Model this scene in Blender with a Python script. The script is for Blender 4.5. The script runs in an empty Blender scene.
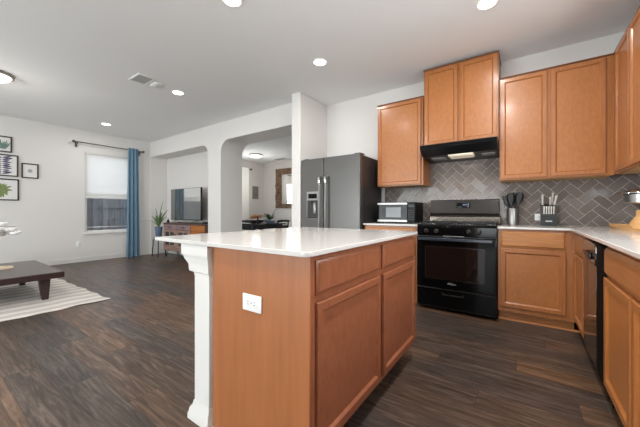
import bpy, bmesh, math, random
from mathutils import Vector, Matrix
random.seed(7)
SC = bpy.context.scene
COL = SC.collection
PI = math.pi

# ------------------------------------------------------------------ camera, world, light, exposure
cam_d = bpy.data.cameras.new('camera')
cam = bpy.data.objects.new('camera', cam_d); COL.objects.link(cam)
cam_d.sensor_width = 36.0
cam_d.lens = 290.7 / 640 * 36
cam_d.shift_y = -1.99 / 640
cam.location = (0, 0, 1.0606)
cam.rotation_euler = (PI / 2, 0, 0.6118)
SC.camera = cam

world = bpy.data.worlds.new('overcast_sky'); SC.world = world
world.use_nodes = True
wn = world.node_tree
bg = wn.nodes['Background']
sky = wn.nodes.new('ShaderNodeTexSky'); sky.sky_type = 'NISHITA'
sky.sun_disc = False; sky.sun_elevation = math.radians(50); sky.sun_rotation = math.radians(200)
sky.dust_density = 4.0; sky.air_density = 1.0; sky.ozone_density = 1.0
mixw = wn.nodes.new('ShaderNodeMix'); mixw.data_type = 'RGBA'
mixw.inputs[0].default_value = 0.75
wn.links.new(sky.outputs[0], mixw.inputs[6]); mixw.inputs[7].default_value = (4.2, 4.4, 4.7, 1)
wn.links.new(mixw.outputs[2], bg.inputs[0]); bg.inputs[1].default_value = 0.55

def area(name, loc, rot, sx, sy, power, color=(1, 1, 1)):
    d = bpy.data.lights.new(name, 'AREA'); d.shape = 'RECTANGLE'
    d.size = sx; d.size_y = sy; d.energy = power; d.color = color
    o = bpy.data.objects.new(name, d); COL.objects.link(o)
    o.location = loc; o.rotation_euler = rot
    return o
DAY = (0.92, 0.97, 1.0)
area('added_patio_fill', (-3.4, -4.75, 1.15), (PI / 2 + 0.62, 0, 0), 5.6, 2.1, 335, DAY)          # added fill light through unseen, made-up patio doors, into +Y
area('sink_window_daylight', (1.16, 1.55, 1.62), (0, PI / 2 + 0.3, 0), 0.9, 1.4, 38, DAY)    # through the window over the sink, into -X
area('dining_daylight', (-7.80, 5.75, 1.5), (0, -PI / 2, 0), 1.4, 1.0, 36, DAY)         # through the dining window, into +X

SC.view_settings.view_transform = 'Standard'
SC.view_settings.look = 'None'
SC.view_settings.gamma = 1.0
SC.view_settings.use_curve_mapping = False
SC.view_settings.exposure = 0.14
SC.cycles.diffuse_bounces = 6
SC.cycles.sample_clamp_indirect = 6.0
DOWNLIGHT_W = 7.0

# ------------------------------------------------------------------ materials
def srgb(r, g, b):
    f = lambda c: (c / 255 / 12.92) if c / 255 <= 0.04045 else ((c / 255 + 0.055) / 1.055) ** 2.4
    return (f(r), f(g), f(b), 1)

def mat(name, color, rough=0.5, metal=0.0, spec=0.5, noise=0.0, nscale=8.0, stretch=(1, 1, 1), color2=None,
        bump=0.0, bscale=None, coat=0.0, emit=None, estr=0.0, aniso=0.0):
    m = bpy.data.materials.new(name); m.use_nodes = True
    nt = m.node_tree; p = nt.nodes['Principled BSDF']
    p.inputs['Base Color'].default_value = color
    p.inputs['Roughness'].default_value = rough
    p.inputs['Metallic'].default_value = metal
    p.inputs['Specular IOR Level'].default_value = spec
    p.inputs['Coat Weight'].default_value = coat
    p.inputs['Coat Roughness'].default_value = 0.15
    if emit:
        p.inputs['Emission Color'].default_value = emit; p.inputs['Emission Strength'].default_value = estr
    if noise or bump:
        tc = nt.nodes.new('ShaderNodeTexCoord'); mp = nt.nodes.new('ShaderNodeMapping')
        mp.inputs['Scale'].default_value = stretch
        nt.links.new(tc.outputs['Object'], mp.inputs[0])
        nz = nt.nodes.new('ShaderNodeTexNoise'); nz.inputs['Scale'].default_value = nscale
        nz.inputs['Detail'].default_value = 5; nz.inputs['Roughness'].default_value = 0.6
        nt.links.new(mp.outputs[0], nz.inputs['Vector'])
        if noise:
            rp = nt.nodes.new('ShaderNodeValToRGB')
            c2 = color2 or tuple(c * (1 - noise) for c in color[:3]) + (1,)
            rp.color_ramp.elements[0].position = 0.3; rp.color_ramp.elements[0].color = c2
            rp.color_ramp.elements[1].position = 0.7; rp.color_ramp.elements[1].color = color
            nt.links.new(nz.outputs['Fac'], rp.inputs[0]); nt.links.new(rp.outputs[0], p.inputs['Base Color'])
        if bump:
            bp = nt.nodes.new('ShaderNodeBump'); bp.inputs['Strength'].default_value = bump
            bp.inputs['Distance'].default_value = 0.005
            if bscale:
                n2 = nt.nodes.new('ShaderNodeTexNoise'); n2.inputs['Scale'].default_value = bscale
                nt.links.new(tc.outputs['Object'], n2.inputs['Vector']); nt.links.new(n2.outputs['Fac'], bp.inputs['Height'])
            else:
                nt.links.new(nz.outputs['Fac'], bp.inputs['Height'])
            nt.links.new(bp.outputs[0], p.inputs['Normal'])
    return m

WALL = mat('wall_paint', srgb(222, 219, 216), 0.75, spec=0.25, bump=0.05, bscale=140)
CEIL = mat('ceiling_paint', srgb(238, 238, 238), 0.9, spec=0.1, bump=0.12, bscale=90)
WHITE = mat('white_trim_paint', srgb(220, 218, 214), 0.4)
WOODV = mat('maple_stain_vertical_grain', srgb(172, 109, 58), 0.34, noise=1, nscale=5, stretch=(14, 14, 1.0), color2=srgb(150, 90, 45), coat=0.25)
WOODH = mat('maple_stain_horizontal_grain', srgb(188, 127, 70), 0.36, noise=1, nscale=5, stretch=(1.0, 14, 14), color2=srgb(160, 101, 52), coat=0.2)
WOODY = mat('maple_stain_long_grain', srgb(172, 111, 64), 0.38, noise=1, nscale=5, stretch=(14, 1.0, 14), color2=srgb(150, 93, 51), coat=0.15)
WOODP = mat('maple_panel_mottled', srgb(174, 111, 58), 0.32, noise=1, nscale=14, stretch=(3, 3, 1.5), color2=srgb(160, 98, 49), coat=0.2)
WOODI = mat('island_stain_vertical_grain', srgb(168, 104, 61), 0.4, noise=1, nscale=3, stretch=(9, 9, 0.7), color2=srgb(152, 93, 52), coat=0.1)
WOODID = mat('island_stain_mottled', srgb(152, 93, 64), 0.4, noise=1, nscale=10, stretch=(3, 3, 1.5), color2=srgb(134, 79, 53), coat=0.1)
WOODSHADE = mat('maple_top_edge_in_shade', srgb(110, 66, 38), 0.5)  # shadow on the cabinet top trim put into its wood colour
WOODLT = mat('maple_bevel_edge', srgb(206, 140, 90), 0.35, coat=0.2)
CABIN = mat('cabinet_underside', srgb(200, 160, 110), 0.6)
QUARTZ = mat('white_quartz', srgb(212, 208, 204), 0.10, noise=0.04, nscale=180, spec=0.5)
BLACKG = mat('gloss_black_enamel', srgb(7, 7, 8), 0.10, spec=0.18)
BLACKM = mat('matt_black', srgb(14, 14, 15), 0.5)
BLACKS = mat('satin_black', srgb(20, 20, 22), 0.3)
OVENGL = mat('oven_window_glass', srgb(24, 15, 13), 0.06, spec=0.3)
SLATE = mat('slate_steel', srgb(103, 101, 99), 0.34, metal=0.7, noise=0.05, nscale=3, stretch=(40, 40, 0.6))
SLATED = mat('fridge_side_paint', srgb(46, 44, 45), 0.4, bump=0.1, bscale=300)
STEEL = mat('brushed_steel', srgb(196, 196, 196), 0.28, metal=1.0, noise=0.12, nscale=4, stretch=(60, 60, 0.5))
STEELH = mat('dark_brushed_steel', srgb(44, 40, 38), 0.28, metal=0.5, noise=0.1, nscale=4, stretch=(0.5, 60, 60))
CHROME = mat('polished_steel', srgb(210, 210, 210), 0.12, metal=1.0)
TRIMW = mat('white_plastic', srgb(240, 240, 238), 0.35)
DARKSL = mat('outlet_slot', srgb(60, 60, 60), 0.6)
SHELLG = mat('grey_panel', srgb(160, 162, 164), 0.5)

def floor_mat():
    m = bpy.data.materials.new('vinyl_plank_floor'); m.use_nodes = True
    nt = m.node_tree; p = nt.nodes['Principled BSDF']; L = nt.links.new; N = nt.nodes.new
    tc = N('ShaderNodeTexCoord')
    br = N('ShaderNodeTexBrick')
    br.offset = 0.0; br.offset_frequency = 2; br.squash = 1.0
    br.inputs['Scale'].default_value = 1.0
    br.inputs['Brick Width'].default_value = 1.22; br.inputs['Row Height'].default_value = 0.178
    br.inputs['Mortar Size'].default_value = 0.0012; br.inputs['Mortar Smooth'].default_value = 0.3
    br.inputs['Bias'].default_value = 0.0
    br.inputs['Color1'].default_value = (0, 0, 0, 1); br.inputs['Color2'].default_value = (1, 1, 1, 1)
    br.inputs['Mortar'].default_value = (0.0, 0.0, 0.0, 1)
    sep = N('ShaderNodeSeparateXYZ'); L(tc.outputs['Object'], sep.inputs[0])
    def M(op, a, b=None):
        n = N('ShaderNodeMath'); n.operation = op
        for i, q in enumerate((a, b)):
            if q is None: continue
            if isinstance(q, (int, float)): n.inputs[i].default_value = q
            else: L(q, n.inputs[i])
        return n.outputs[0]
    row = M('FLOOR', M('DIVIDE', sep.outputs[1], 0.178))
    xs = M('ADD', sep.outputs[0], M('MULTIPLY', M('FRACT', M('MULTIPLY', row, 0.618)), 1.22))
    cv = N('ShaderNodeCombineXYZ'); L(xs, cv.inputs[0]); L(sep.outputs[1], cv.inputs[1]); L(cv.outputs[0], br.inputs['Vector'])
    mul = N('ShaderNodeMath'); mul.operation = 'MULTIPLY'; mul.inputs[1].default_value = 37.0
    L(br.outputs['Color'], mul.inputs[0])
    cmb = N('ShaderNodeCombineXYZ')
    sx = N('ShaderNodeMath'); sx.operation = 'MULTIPLY'; sx.inputs[1].default_value = 1.6; L(sep.outputs[0], sx.inputs[0])
    sy = N('ShaderNodeMath'); sy.operation = 'MULTIPLY'; sy.inputs[1].default_value = 20.0; L(sep.outputs[1], sy.inputs[0])
    L(sx.outputs[0], cmb.inputs[0]); L(sy.outputs[0], cmb.inputs[1]); L(mul.outputs[0], cmb.inputs[2])
    nz = N('ShaderNodeTexNoise'); nz.inputs['Scale'].default_value = 1.6; nz.inputs['Detail'].default_value = 7
    nz.inputs['Roughness'].default_value = 0.65; nz.inputs['Distortion'].default_value = 1.2
    L(cmb.outputs[0], nz.inputs['Vector'])
    rp = N('ShaderNodeValToRGB'); e = rp.color_ramp.elements
    e[0].position = 0.28; e[0].color = srgb(46, 36, 29)
    e[1].position = 0.74; e[1].color = srgb(126, 105, 90)
    k = rp.color_ramp.elements.new(0.5); k.color = srgb(82, 65, 54)
    L(nz.outputs['Fac'], rp.inputs[0])
    hs = N('ShaderNodeHueSaturation')
    mr = N('ShaderNodeMapRange'); mr.inputs[3].default_value = 0.64; mr.inputs[4].default_value = 1.28
    L(br.outputs['Color'], mr.inputs[0]); L(mr.outputs[0], hs.inputs['Value'])
    mr2 = N('ShaderNodeMapRange'); mr2.inputs[3].default_value = 0.6; mr2.inputs[4].default_value = 1.25
    L(br.outputs['Color'], mr2.inputs[0]); L(mr2.outputs[0], hs.inputs['Saturation'])
    L(rp.outputs[0], hs.inputs['Color'])
    mx = N('ShaderNodeMix'); mx.data_type = 'RGBA'; mx.inputs[7].default_value = srgb(38, 31, 28)
    L(br.outputs['Fac'], mx.inputs[0]); L(hs.outputs[0], mx.inputs[6])
    L(mx.outputs[2], p.inputs['Base Color'])
    p.inputs['Specular IOR Level'].default_value = 0.32
    r2 = N('ShaderNodeMapRange'); r2.inputs[3].default_value = 0.42; r2.inputs[4].default_value = 0.3
    L(nz.outputs['Fac'], r2.inputs[0]); L(r2.outputs[0], p.inputs['Roughness'])
    bp = N('ShaderNodeBump'); bp.inputs['Strength'].default_value = 0.12; bp.inputs['Distance'].default_value = 0.002
    L(nz.outputs['Fac'], bp.inputs['Height']); L(bp.outputs[0], p.inputs['Normal'])
    return m
FLOOR = floor_mat()

def tile_mat():
    m = bpy.data.materials.new('grey_glazed_tile'); m.use_nodes = True
    nt = m.node_tree; p = nt.nodes['Principled BSDF']; L = nt.links.new; N = nt.nodes.new
    g = N('ShaderNodeNewGeometry'); rp = N('ShaderNodeValToRGB'); e = rp.color_ramp.elements
    e[0].color = srgb(113, 103, 99); e[1].color = srgb(124, 114, 109)
    L(g.outputs['Random Per Island'], rp.inputs[0]); L(rp.outputs[0], p.inputs['Base Color'])
    p.inputs['Roughness'].default_value = 0.10; p.inputs['Specular IOR Level'].default_value = 0.25
    return m
TILE = tile_mat()
GROUT = mat('pale_grout', srgb(205, 198, 190), 0.8)

# ------------------------------------------------------------------ mesh helpers
def box(bm, x0, x1, y0, y1, z0, z1, bev=0.0, seg=2):
    t = bmesh.new()
    vs = [t.verts.new(p) for p in ((x0, y0, z0), (x1, y0, z0), (x1, y1, z0), (x0, y1, z0),
                                   (x0, y0, z1), (x1, y0, z1), (x1, y1, z1), (x0, y1, z1))]
    for q in ((0, 3, 2, 1), (4, 5, 6, 7), (0, 1, 5, 4), (1, 2, 6, 5), (2, 3, 7, 6), (3, 0, 4, 7)):
        t.faces.new([vs[i] for i in q])
    if bev > 0:
        bmesh.ops.bevel(t, geom=t.edges[:], offset=bev, segments=seg, affect='EDGES', profile=0.5)
    merge(bm, t)
    return bm

def merge(bm, t):
    bmesh.ops.recalc_face_normals(t, faces=t.faces[:])
    me = bpy.data.meshes.new('tmp'); t.to_mesh(me); t.free(); bm.from_mesh(me); bpy.data.meshes.remove(me)

def NB(): return bmesh.new()
def bx(*a, **k): return box(NB(), *a, **k)

def rings(bm, loops, cap0=True, cap1=True, closed=True):
    t = bmesh.new()
    R = [[t.verts.new(p) for p in lp] for lp in loops]
    n = len(R[0])
    for a, b in zip(R, R[1:]):
        for i in range(n if closed else n - 1):
            j = (i + 1) % n
            t.faces.new((a[i], a[j], b[j], b[i]))
    if closed and cap0: t.faces.new(R[0][::-1])
    if closed and cap1: t.faces.new(R[-1])
    merge(bm, t); return bm

def tube(bm, pts, r, seg=8):
    pts = [Vector(p) for p in pts]
    rs = r if isinstance(r, (list, tuple)) else [r] * len(pts)
    loops = []; up = None
    for i, p in enumerate(pts):
        d = (pts[min(i + 1, len(pts) - 1)] - pts[max(i - 1, 0)]).normalized()
        if up is None:
            up = Vector((0, 0, 1)) if abs(d.z) < 0.9 else Vector((1, 0, 0))
        s = d.cross(up).normalized(); up = s.cross(d).normalized()
        loops.append([p + rs[i] * (math.cos(2 * PI * k / seg) * s + math.sin(2 * PI * k / seg) * up) for k in range(seg)])
    return rings(bm, loops)

def lathe(bm, prof, cx=0, cy=0, seg=24):
    loops = [[(cx + r * math.cos(2 * PI * k / seg), cy + r * math.sin(2 * PI * k / seg), z) for k in range(seg)] for r, z in prof]
    return rings(bm, loops)

def prism(bm, poly, axis, a, b):
    def P(u, v, w):
        return {'x': (w, u, v), 'y': (u, w, v), 'z': (u, v, w)}[axis]
    return rings(bm, [[P(u, v, a) for u, v in poly], [P(u, v, b) for u, v in poly]])

def ball(bm, c, r, sz=(1, 1, 1), u=12, v=8):
    t = bmesh.new(); bmesh.ops.create_uvsphere(t, u_segments=u, v_segments=v, radius=r)
    bmesh.ops.scale(t, vec=sz, verts=t.verts[:]); bmesh.ops.translate(t, vec=c, verts=t.verts[:])
    merge(bm, t); return bm

def rot(bm, angle, axis, center):
    bmesh.ops.rotate(bm, cent=center, matrix=Matrix.Rotation(angle, 3, axis), verts=bm.verts[:]); return bm

def obj(name, bm, m, parent=None, label=None):
    loc = Vector((0, 0, 0))
    if parent is not None:
        q = parent
        while q is not None: loc += q.location; q = q.parent
        bmesh.ops.translate(bm, vec=-loc, verts=bm.verts[:])
    for f in bm.faces: f.smooth = f.calc_area() < 0.012
    for e in bm.edges:
        if len(e.link_faces) == 2 and e.calc_face_angle(0) > math.radians(32): e.smooth = False
    me = bpy.data.meshes.new(name); bm.to_mesh(me); bm.free()
    me.materials.append(m)
    o = bpy.data.objects.new(name, me); COL.objects.link(o)
    if parent is not None: o.parent = parent
    if label: o['label'] = label
    return o

def tag(o, label, cat, group=None):
    o['label'] = label; o['category'] = cat
    if group: o['group'] = group
    return o
def thing(name, label, cat, loc, group=None):
    o = bpy.data.objects.new(name, None); o.empty_display_size = 0.1; COL.objects.link(o); o.location = loc
    return tag(o, label, cat, group)
def single(name, bm, m, label, cat, loc=None, group=None):
    loc = loc or bm_base(bm)
    bmesh.ops.translate(bm, vec=-Vector(loc), verts=bm.verts[:])
    o = obj(name, bm, m); o.location = loc
    return tag(o, label, cat, group)
def bm_base(bm):
    xs = [v.co for v in bm.verts]
    return Vector(((min(c.x for c in xs) + max(c.x for c in xs)) / 2, (min(c.y for c in xs) + max(c.y for c in xs)) / 2, min(c.z for c in xs)))
def struct(name, bm, m, parent=None):
    o = obj(name, bm, m, parent)
    if parent is None: o['kind'] = 'structure'
    return o
def dup(root, loc, label=None, group=None):
    r = root.copy(); COL.objects.link(r); r.location = loc
    if label: r['label'] = label
    if group: r['group'] = group
    for ch in list(root.children):
        c = ch.copy(); COL.objects.link(c); c.parent = r
        for g in list(ch.children):
            d = g.copy(); COL.objects.link(d); d.parent = c
    return r

# ------------------------------------------------------------------ the house shell
W, E, H, XL = 3.935, 0.96, 2.777, -7.615
YF, YA, YD = -4.5, 3.49, 7.35
WT = 0.14
DB = 4.01                                                     # rear face of the thick arched wall

struct('floor', bx(XL - WT, E + WT, YF - WT, YD + WT, -0.12, 0.0), FLOOR)
struct('ceiling', bx(XL - WT, E + WT, YF - WT, YD + WT, H, H + 0.12), CEIL)

b = NB()                                                      # left wall with two window holes
WY0, WY1, WZ0, WZ1 = 2.185, 3.08, 0.605, 2.322
DY0, DY1, DZ0, DZ1 = 5.25, 6.25, 0.75, 2.2
X0, X1 = XL - WT, XL
box(b, X0, X1, YF, WY0, 0, H); box(b, X0, X1, WY0, WY1, 0, WZ0); box(b, X0, X1, WY0, WY1, WZ1, H)
box(b, X0, X1, WY1, DY0, 0, H); box(b, X0, X1, DY0, DY1, 0, DZ0); box(b, X0, X1, DY0, DY1, DZ1, H)
box(b, X0, X1, DY1, YD + WT, 0, H)
struct('wall_left', b, WALL)
struct('wall_back', bx(-2.62, E + WT, W, W + 0.075, 0, H), WALL)
b = NB()                                                      # right wall with the window over the sink
SY0, SY1, SZ0, SZ1 = 0.85, 2.25, 1.12, 2.1
box(b, E, E + WT, YF, SY0, 0, H); box(b, E, E + WT, SY0, SY1, 0, SZ0); box(b, E, E + WT, SY0, SY1, SZ1, H)
box(b, E, E + WT, SY1, W, 0, H)
struct('wall_right', b, WALL)
b = NB()                                                      # front wall behind the camera, patio doors added to let light in
PX0, PX1, PZ1 = -6.2, -0.6, 2.3
box(b, XL, PX0, YF - WT, YF, 0, H); box(b, PX1, E + WT, YF - WT, YF, 0, H); box(b, PX0, PX1, YF - WT, YF, PZ1, H)
struct('wall_front', b, WALL)
struct('wall_column', bx(-2.785, -2.62, 3.24, W + 0.075, 0, H, bev=0.012), WALL)
struct('wall_dining_back', bx(XL, -2.4, YD, YD + WT, 0, H), WALL)
struct('wall_dining_right', bx(-2.62, -2.5, W + 0.075, YD, 0, H), WALL)

def arch_header(b, x0, x1, top, rl, rr, y0, y1):
    poly = [(x0, H), (x0, top - rl)]
    for k in range(1, 9):
        a = PI - k / 8 * PI / 2
        poly.append((x0 + rl + rl * math.cos(a), top - rl + rl * math.sin(a)))
    for k in range(0, 9):
        a = PI / 2 - k / 8 * PI / 2
        poly.append((x1 - rr + rr * math.cos(a), top - rr + rr * math.sin(a)))
    poly.append((x1, H))
    prism(b, poly, 'y', y0, y1)
b = NB()
box(b, XL, -7.55, YA, DB, 0, H)
arch_header(b, -7.55, -5.2, 2.41, 0.05, 0.2, YA, DB)
box(b, -7.55, -5.2, 3.88, DB, 0, 2.41)
box(b, -5.2, -4.79, YA, DB, 0, H)
arch_header(b, -4.79, -2.785, 2.43, 0.24, 0.22, YA, DB)
struct('wall_arches', b, WALL)

def skirt(name, bm): struct(name, bm, WHITE)
skirt('baseboard_left', box(bx(XL, XL + 0.014, YF, YA, 0, 0.10, bev=0.003), XL, XL + 0.014, DB, YD, 0, 0.10, bev=0.003))
b = bx(-7.55, -7.536, YA, 3.88, 0, 0.10, bev=0.003); box(b, -7.536, -5.2, 3.866, 3.88, 0, 0.10, bev=0.003)
box(b, -5.2, -4.79, YA - 0.014, YA, 0, 0.10, bev=0.003)
skirt('baseboard_arches', b)
skirt('baseboard_dining', bx(XL + 0.014, -2.63, YD - 0.014, YD, 0, 0.10, bev=0.003))

# windows
GLASS = bpy.data.materials.new('window_glass'); GLASS.use_nodes = True
nt = GLASS.node_tree; nt.nodes.clear()
o_ = nt.nodes.new('ShaderNodeOutputMaterial'); tr = nt.nodes.new('ShaderNodeBsdfTransparent'); gl = nt.nodes.new('ShaderNodeBsdfGlossy')
gl.inputs['Roughness'].default_value = 0.02; tr.inputs[0].default_value = (0.93, 0.95, 0.95, 1)
mx = nt.nodes.new('ShaderNodeMixShader'); mx.inputs[0].default_value = 0.07
nt.links.new(tr.outputs[0], mx.inputs[1]); nt.links.new(gl.outputs[0], mx.inputs[2]); nt.links.new(mx.outputs[0], o_.inputs[0])

def frame_yz(b, x0, x1, ya, yb, za, zb, w, bev=0.003):
    box(b, x0, x1, ya, yb, za, za + w, bev); box(b, x0, x1, ya, yb, zb - w, zb, bev)
    box(b, x0, x1, ya, ya + w, za + w, zb - w, bev); box(b, x0, x1, yb - w, yb, za + w, zb - w, bev)
wf = NB(); frame_yz(wf, XL - 0.10, XL - 0.05, WY0, WY1, WZ0, WZ1, 0.045)
box(wf, XL - 0.095, XL - 0.045, WY0 + 0.045, WY1 - 0.045, 1.43, 1.475, 0.003)
w1 = struct('window_1', wf, WHITE)
obj('window_pane', bx(XL - 0.078, XL - 0.072, WY0 + 0.045, WY1 - 0.045, WZ0 + 0.045, 1.43), GLASS, w1)
obj('window_pane', bx(XL - 0.078, XL - 0.072, WY0 + 0.045, WY1 - 0.045, 1.475, WZ1 - 0.045), GLASS, w1)
obj('sash_bar', bx(XL - 0.07, XL - 0.052, WY0 + 0.045, WY1 - 0.045, 0.715, 0.728), WHITE, w1)
struct('trim_1', bx(XL - 0.045, XL + 0.035, WY0 - 0.03, WY1 + 0.03, WZ0 - 0.03, WZ0 - 0.001, bev=0.005), WHITE)
wf = NB(); frame_yz(wf, XL - 0.10, XL - 0.05, DY0, DY1, DZ0, DZ1, 0.05)
for k in (1, 2): box(wf, XL - 0.09, XL - 0.06, DY0 + k * (DY1 - DY0) / 3 - 0.012, DY0 + k * (DY1 - DY0) / 3 + 0.012, DZ0 + 0.05, DZ1 - 0.05)
box(wf, XL - 0.095, XL - 0.055, DY0 + 0.05, DY1 - 0.05, 1.45, 1.5)
w2 = struct('window_2', wf, WHITE)
obj('window_pane', bx(XL - 0.077, XL - 0.073, DY0 + 0.05, DY1 - 0.05, DZ0 + 0.05, DZ1 - 0.05), GLASS, w2)
wf = NB(); frame_yz(wf, E + 0.05, E + 0.10, SY0, SY1, SZ0, SZ1, 0.05); box(wf, E + 0.055, E + 0.095, 1.53, 1.57, SZ0 + 0.05, SZ1 - 0.05)
w3 = struct('window_3', wf, WHITE)
obj('window_pane', bx(E + 0.073, E + 0.077, SY0 + 0.05, SY1 - 0.05, SZ0 + 0.05, SZ1 - 0.05), GLASS, w3)
wf = NB()
for k in range(5):
    xx = PX0 + k * (PX1 - PX0) / 4
    box(wf, max(PX0, xx - 0.04), min(PX1, xx + 0.04), YF - 0.10, YF - 0.04, 0, PZ1, 0.003)
box(wf, PX0, PX1, YF - 0.10, YF - 0.04, PZ1 - 0.06, PZ1); box(wf, PX0, PX1, YF - 0.10, YF - 0.04, 0, 0.08)
d1 = struct('added_door_1', wf, WHITE)  # unseen patio doors, added as an opening for the fill light
obj('window_pane', bx(PX0, PX1, YF - 0.072, YF - 0.068, 0.08, PZ1 - 0.06), GLASS, d1)

# outside: grey board fence and ground
FENCE = mat('weathered_fence_board', srgb(120, 122, 128), 0.8, noise=1, nscale=3, stretch=(10, 10, 0.7), color2=srgb(86, 88, 94))
fx = -9.6
f_ = thing('board_fence', 'weathered grey board fence outside the living room window', 'fence', (fx, 4.0, -0.3))
b = NB()
yy = 0.0
while yy < 8.4:
    box(b, fx, fx + 0.02, yy, yy + 0.138, -0.3, 1.62 + random.uniform(-0.01, 0.01)); yy += 0.143
obj('board_panel', b, FENCE, f_)
obj('rail', bx(fx + 0.021, fx + 0.06, 0, 8.4, 1.16, 1.25), FENCE, f_); obj('rail', bx(fx + 0.021, fx + 0.06, 0, 8.4, 0.1, 0.19), FENCE, f_)
for k in range(4): obj('post', bx(fx + 0.061, fx + 0.15, 0.6 + k * 2.3, 0.69 + k * 2.3, -0.3, 1.7), FENCE, f_)
gb = bx(-14, XL - WT - 0.001, -12, 12, -0.4, -0.301); box(gb, XL - WT, 6, -14, YF - WT - 0.001, -0.4, -0.301)
struct('ground', gb, mat('lawn', srgb(92, 104, 70), 0.9, noise=0.4, nscale=6))

# ------------------------------------------------------------------ tiles
def herringbone(bm, p0, p1, q0, q1, place, size=0.0762):
    """3x6 inch tiles at 45 degrees, clipped to the rectangle p0..p1 x q0..q1, sent through place(p, q, w)"""
    t = bmesh.new(); s = size; ph = -0.03; g = 0.0012; c = math.sqrt(0.5)
    n = int((p1 - p0 + q1 - q0) / s) + 8
    for x in range(-n, n):
        for y in range(-n, n):
            k = (x - y) % 4
            if k == 0: r = (x, x + 2, y, y + 1)
            elif k == 3: r = (x, x + 1, y, y + 2)
            else: continue
            a0, a1, b0, b1 = r[0] * s + g, r[1] * s - g, r[2] * s + g, r[3] * s - g
            mu, mv = (a0 + a1) / 2, (b0 + b1) / 2
            pu, pv = p0 + ph + c * (mu - mv), q0 + c * (mu + mv)
            if pu < p0 - 0.15 or pu > p1 + 0.15 or pv < q0 - 0.15 or pv > q1 + 0.15: continue
            def V(a, b, w): return t.verts.new((p0 + ph + c * (a - b), q0 + c * (a + b), w))
            tx, ty = random.uniform(-1, 1) * 0.0007, random.uniform(-1, 1) * 0.0007
            e = 0.0014
            lo = [V(a0, b0, 0), V(a1, b0, 0), V(a1, b1, 0), V(a0, b1, 0)]
            hi = [V(a0 + e, b0 + e, .006 - tx - ty), V(a1 - e, b0 + e, .006 + tx - ty), V(a1 - e, b1 - e, .006 + tx + ty), V(a0 + e, b1 - e, .006 - tx + ty)]
            t.faces.new(hi)
            for i in range(4): t.faces.new((lo[i], lo[(i + 1) % 4], hi[(i + 1) % 4], hi[i]))
    for co, no in (((p0, 0, 0), (-1, 0, 0)), ((p1, 0, 0), (1, 0, 0)), ((0, q0, 0), (0, -1, 0)), ((0, q1, 0), (0, 1, 0))):
        bmesh.ops.bisect_plane(t, geom=t.verts[:] + t.edges[:] + t.faces[:], plane_co=co, plane_no=no, clear_outer=True)
    for v in t.verts: v.co = Vector(place(*v.co))
    bmesh.ops.recalc_face_normals(t, faces=t.faces[:])
    me = bpy.data.meshes.new('tmp'); t.to_mesh(me); t.free(); bm.from_mesh(me); bpy.data.meshes.remove(me)
CT = 0.914
bs = thing('tile_backsplash', 'grey herringbone tile backsplash with pale grout behind the range', 'backsplash', (-0.3, W - 0.004, CT))
obj('grout', bx(-1.625, E - 0.001, W - 0.006, W - 0.001, CT + 0.001, 1.75), GROUT, bs)
b = NB(); herringbone(b, -1.624, E - 0.008, CT + 0.002, 1.749, lambda p, q, w: (p, W - 0.004 - w, q)); obj('tiles', b, TILE, bs)
obj('edge_trim', bx(-1.636, -1.626, W - 0.012, W - 0.001, CT + 0.001, 1.40, bev=0.002), WHITE, bs, 'white edge strip')
bs2 = thing('tile_backsplash', 'grey herringbone tile backsplash along the right hand counter below the sink window', 'backsplash', (E - 0.004, 1.8, CT))
obj('grout', bx(E - 0.006, E - 0.001, 0.25, W - 0.013, CT + 0.001, 1.10), GROUT, bs2)
b = NB(); herringbone(b, 0.25, W - 0.014, CT + 0.002, 1.099, lambda p, q, w: (E - 0.004 - w, p, q)); obj('tiles', b, TILE, bs2)

# ------------------------------------------------------------------ cabinetry
class Face:
    """cabinet front plane: maps (u along width, w outwards, z) to world"""
    def __init__(s, kind, plane): s.k, s.p = kind, plane
    def __call__(s, u, w, z):
        return {'-y': (u, s.p - w, z), '-x': (s.p - w, u, z), '+x': (s.p + w, u, z)}[s.k]
    def box(s, b, u0, u1, w0, w1, z0, z1, bev=0.0):
        P, Q = s(u0, w0, z0), s(u1, w1, z1)
        return box(b, min(P[0], Q[0]), max(P[0], Q[0]), min(P[1], Q[1]), max(P[1], Q[1]), z0, z1, bev)
def rect_loop(F, u0, u1, z0, z1, w, i): return [F(u0 + i, w, z0 + i), F(u1 - i, w, z0 + i), F(u1 - i, w, z1 - i), F(u0 + i, w, z1 - i)]

def panel_door(parent, F, u0, u1, z0, z1, mframe, mpanel, name='door', fr=0.035, th=0.020):
    b = NB()
    lp = [rect_loop(F, u0, u1, z0, z1, 0.001, 0), rect_loop(F, u0, u1, z0, z1, th - 0.003, 0), rect_loop(F, u0, u1, z0, z1, th, 0.003),
          rect_loop(F, u0, u1, z0, z1, th, fr), rect_loop(F, u0, u1, z0, z1, th - 0.003, fr + 0.003), rect_loop(F, u0, u1, z0, z1, th - 0.012, fr + 0.011)]
    rings(b, lp, True, False)
    d = obj(name, b, mframe, parent)
    b = NB()
    t = bmesh.new(); t.faces.new([t.verts.new(p) for p in rect_loop(F, u0, u1, z0, z1, th - 0.012, fr + 0.0112)])
    me = bpy.data.meshes.new('tmp'); t.to_mesh(me); t.free(); b.from_mesh(me); bpy.data.meshes.remove(me)
    cen = Vector(F((u0 + u1) / 2, th + 1, (z0 + z1) / 2)) - Vector(F((u0 + u1) / 2, th, (z0 + z1) / 2))
    for f in b.faces:
        f.normal_update()
        if f.normal.dot(cen) < 0: f.normal_flip()
    obj('centre_panel', b, mpanel, d)
    return d
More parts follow.
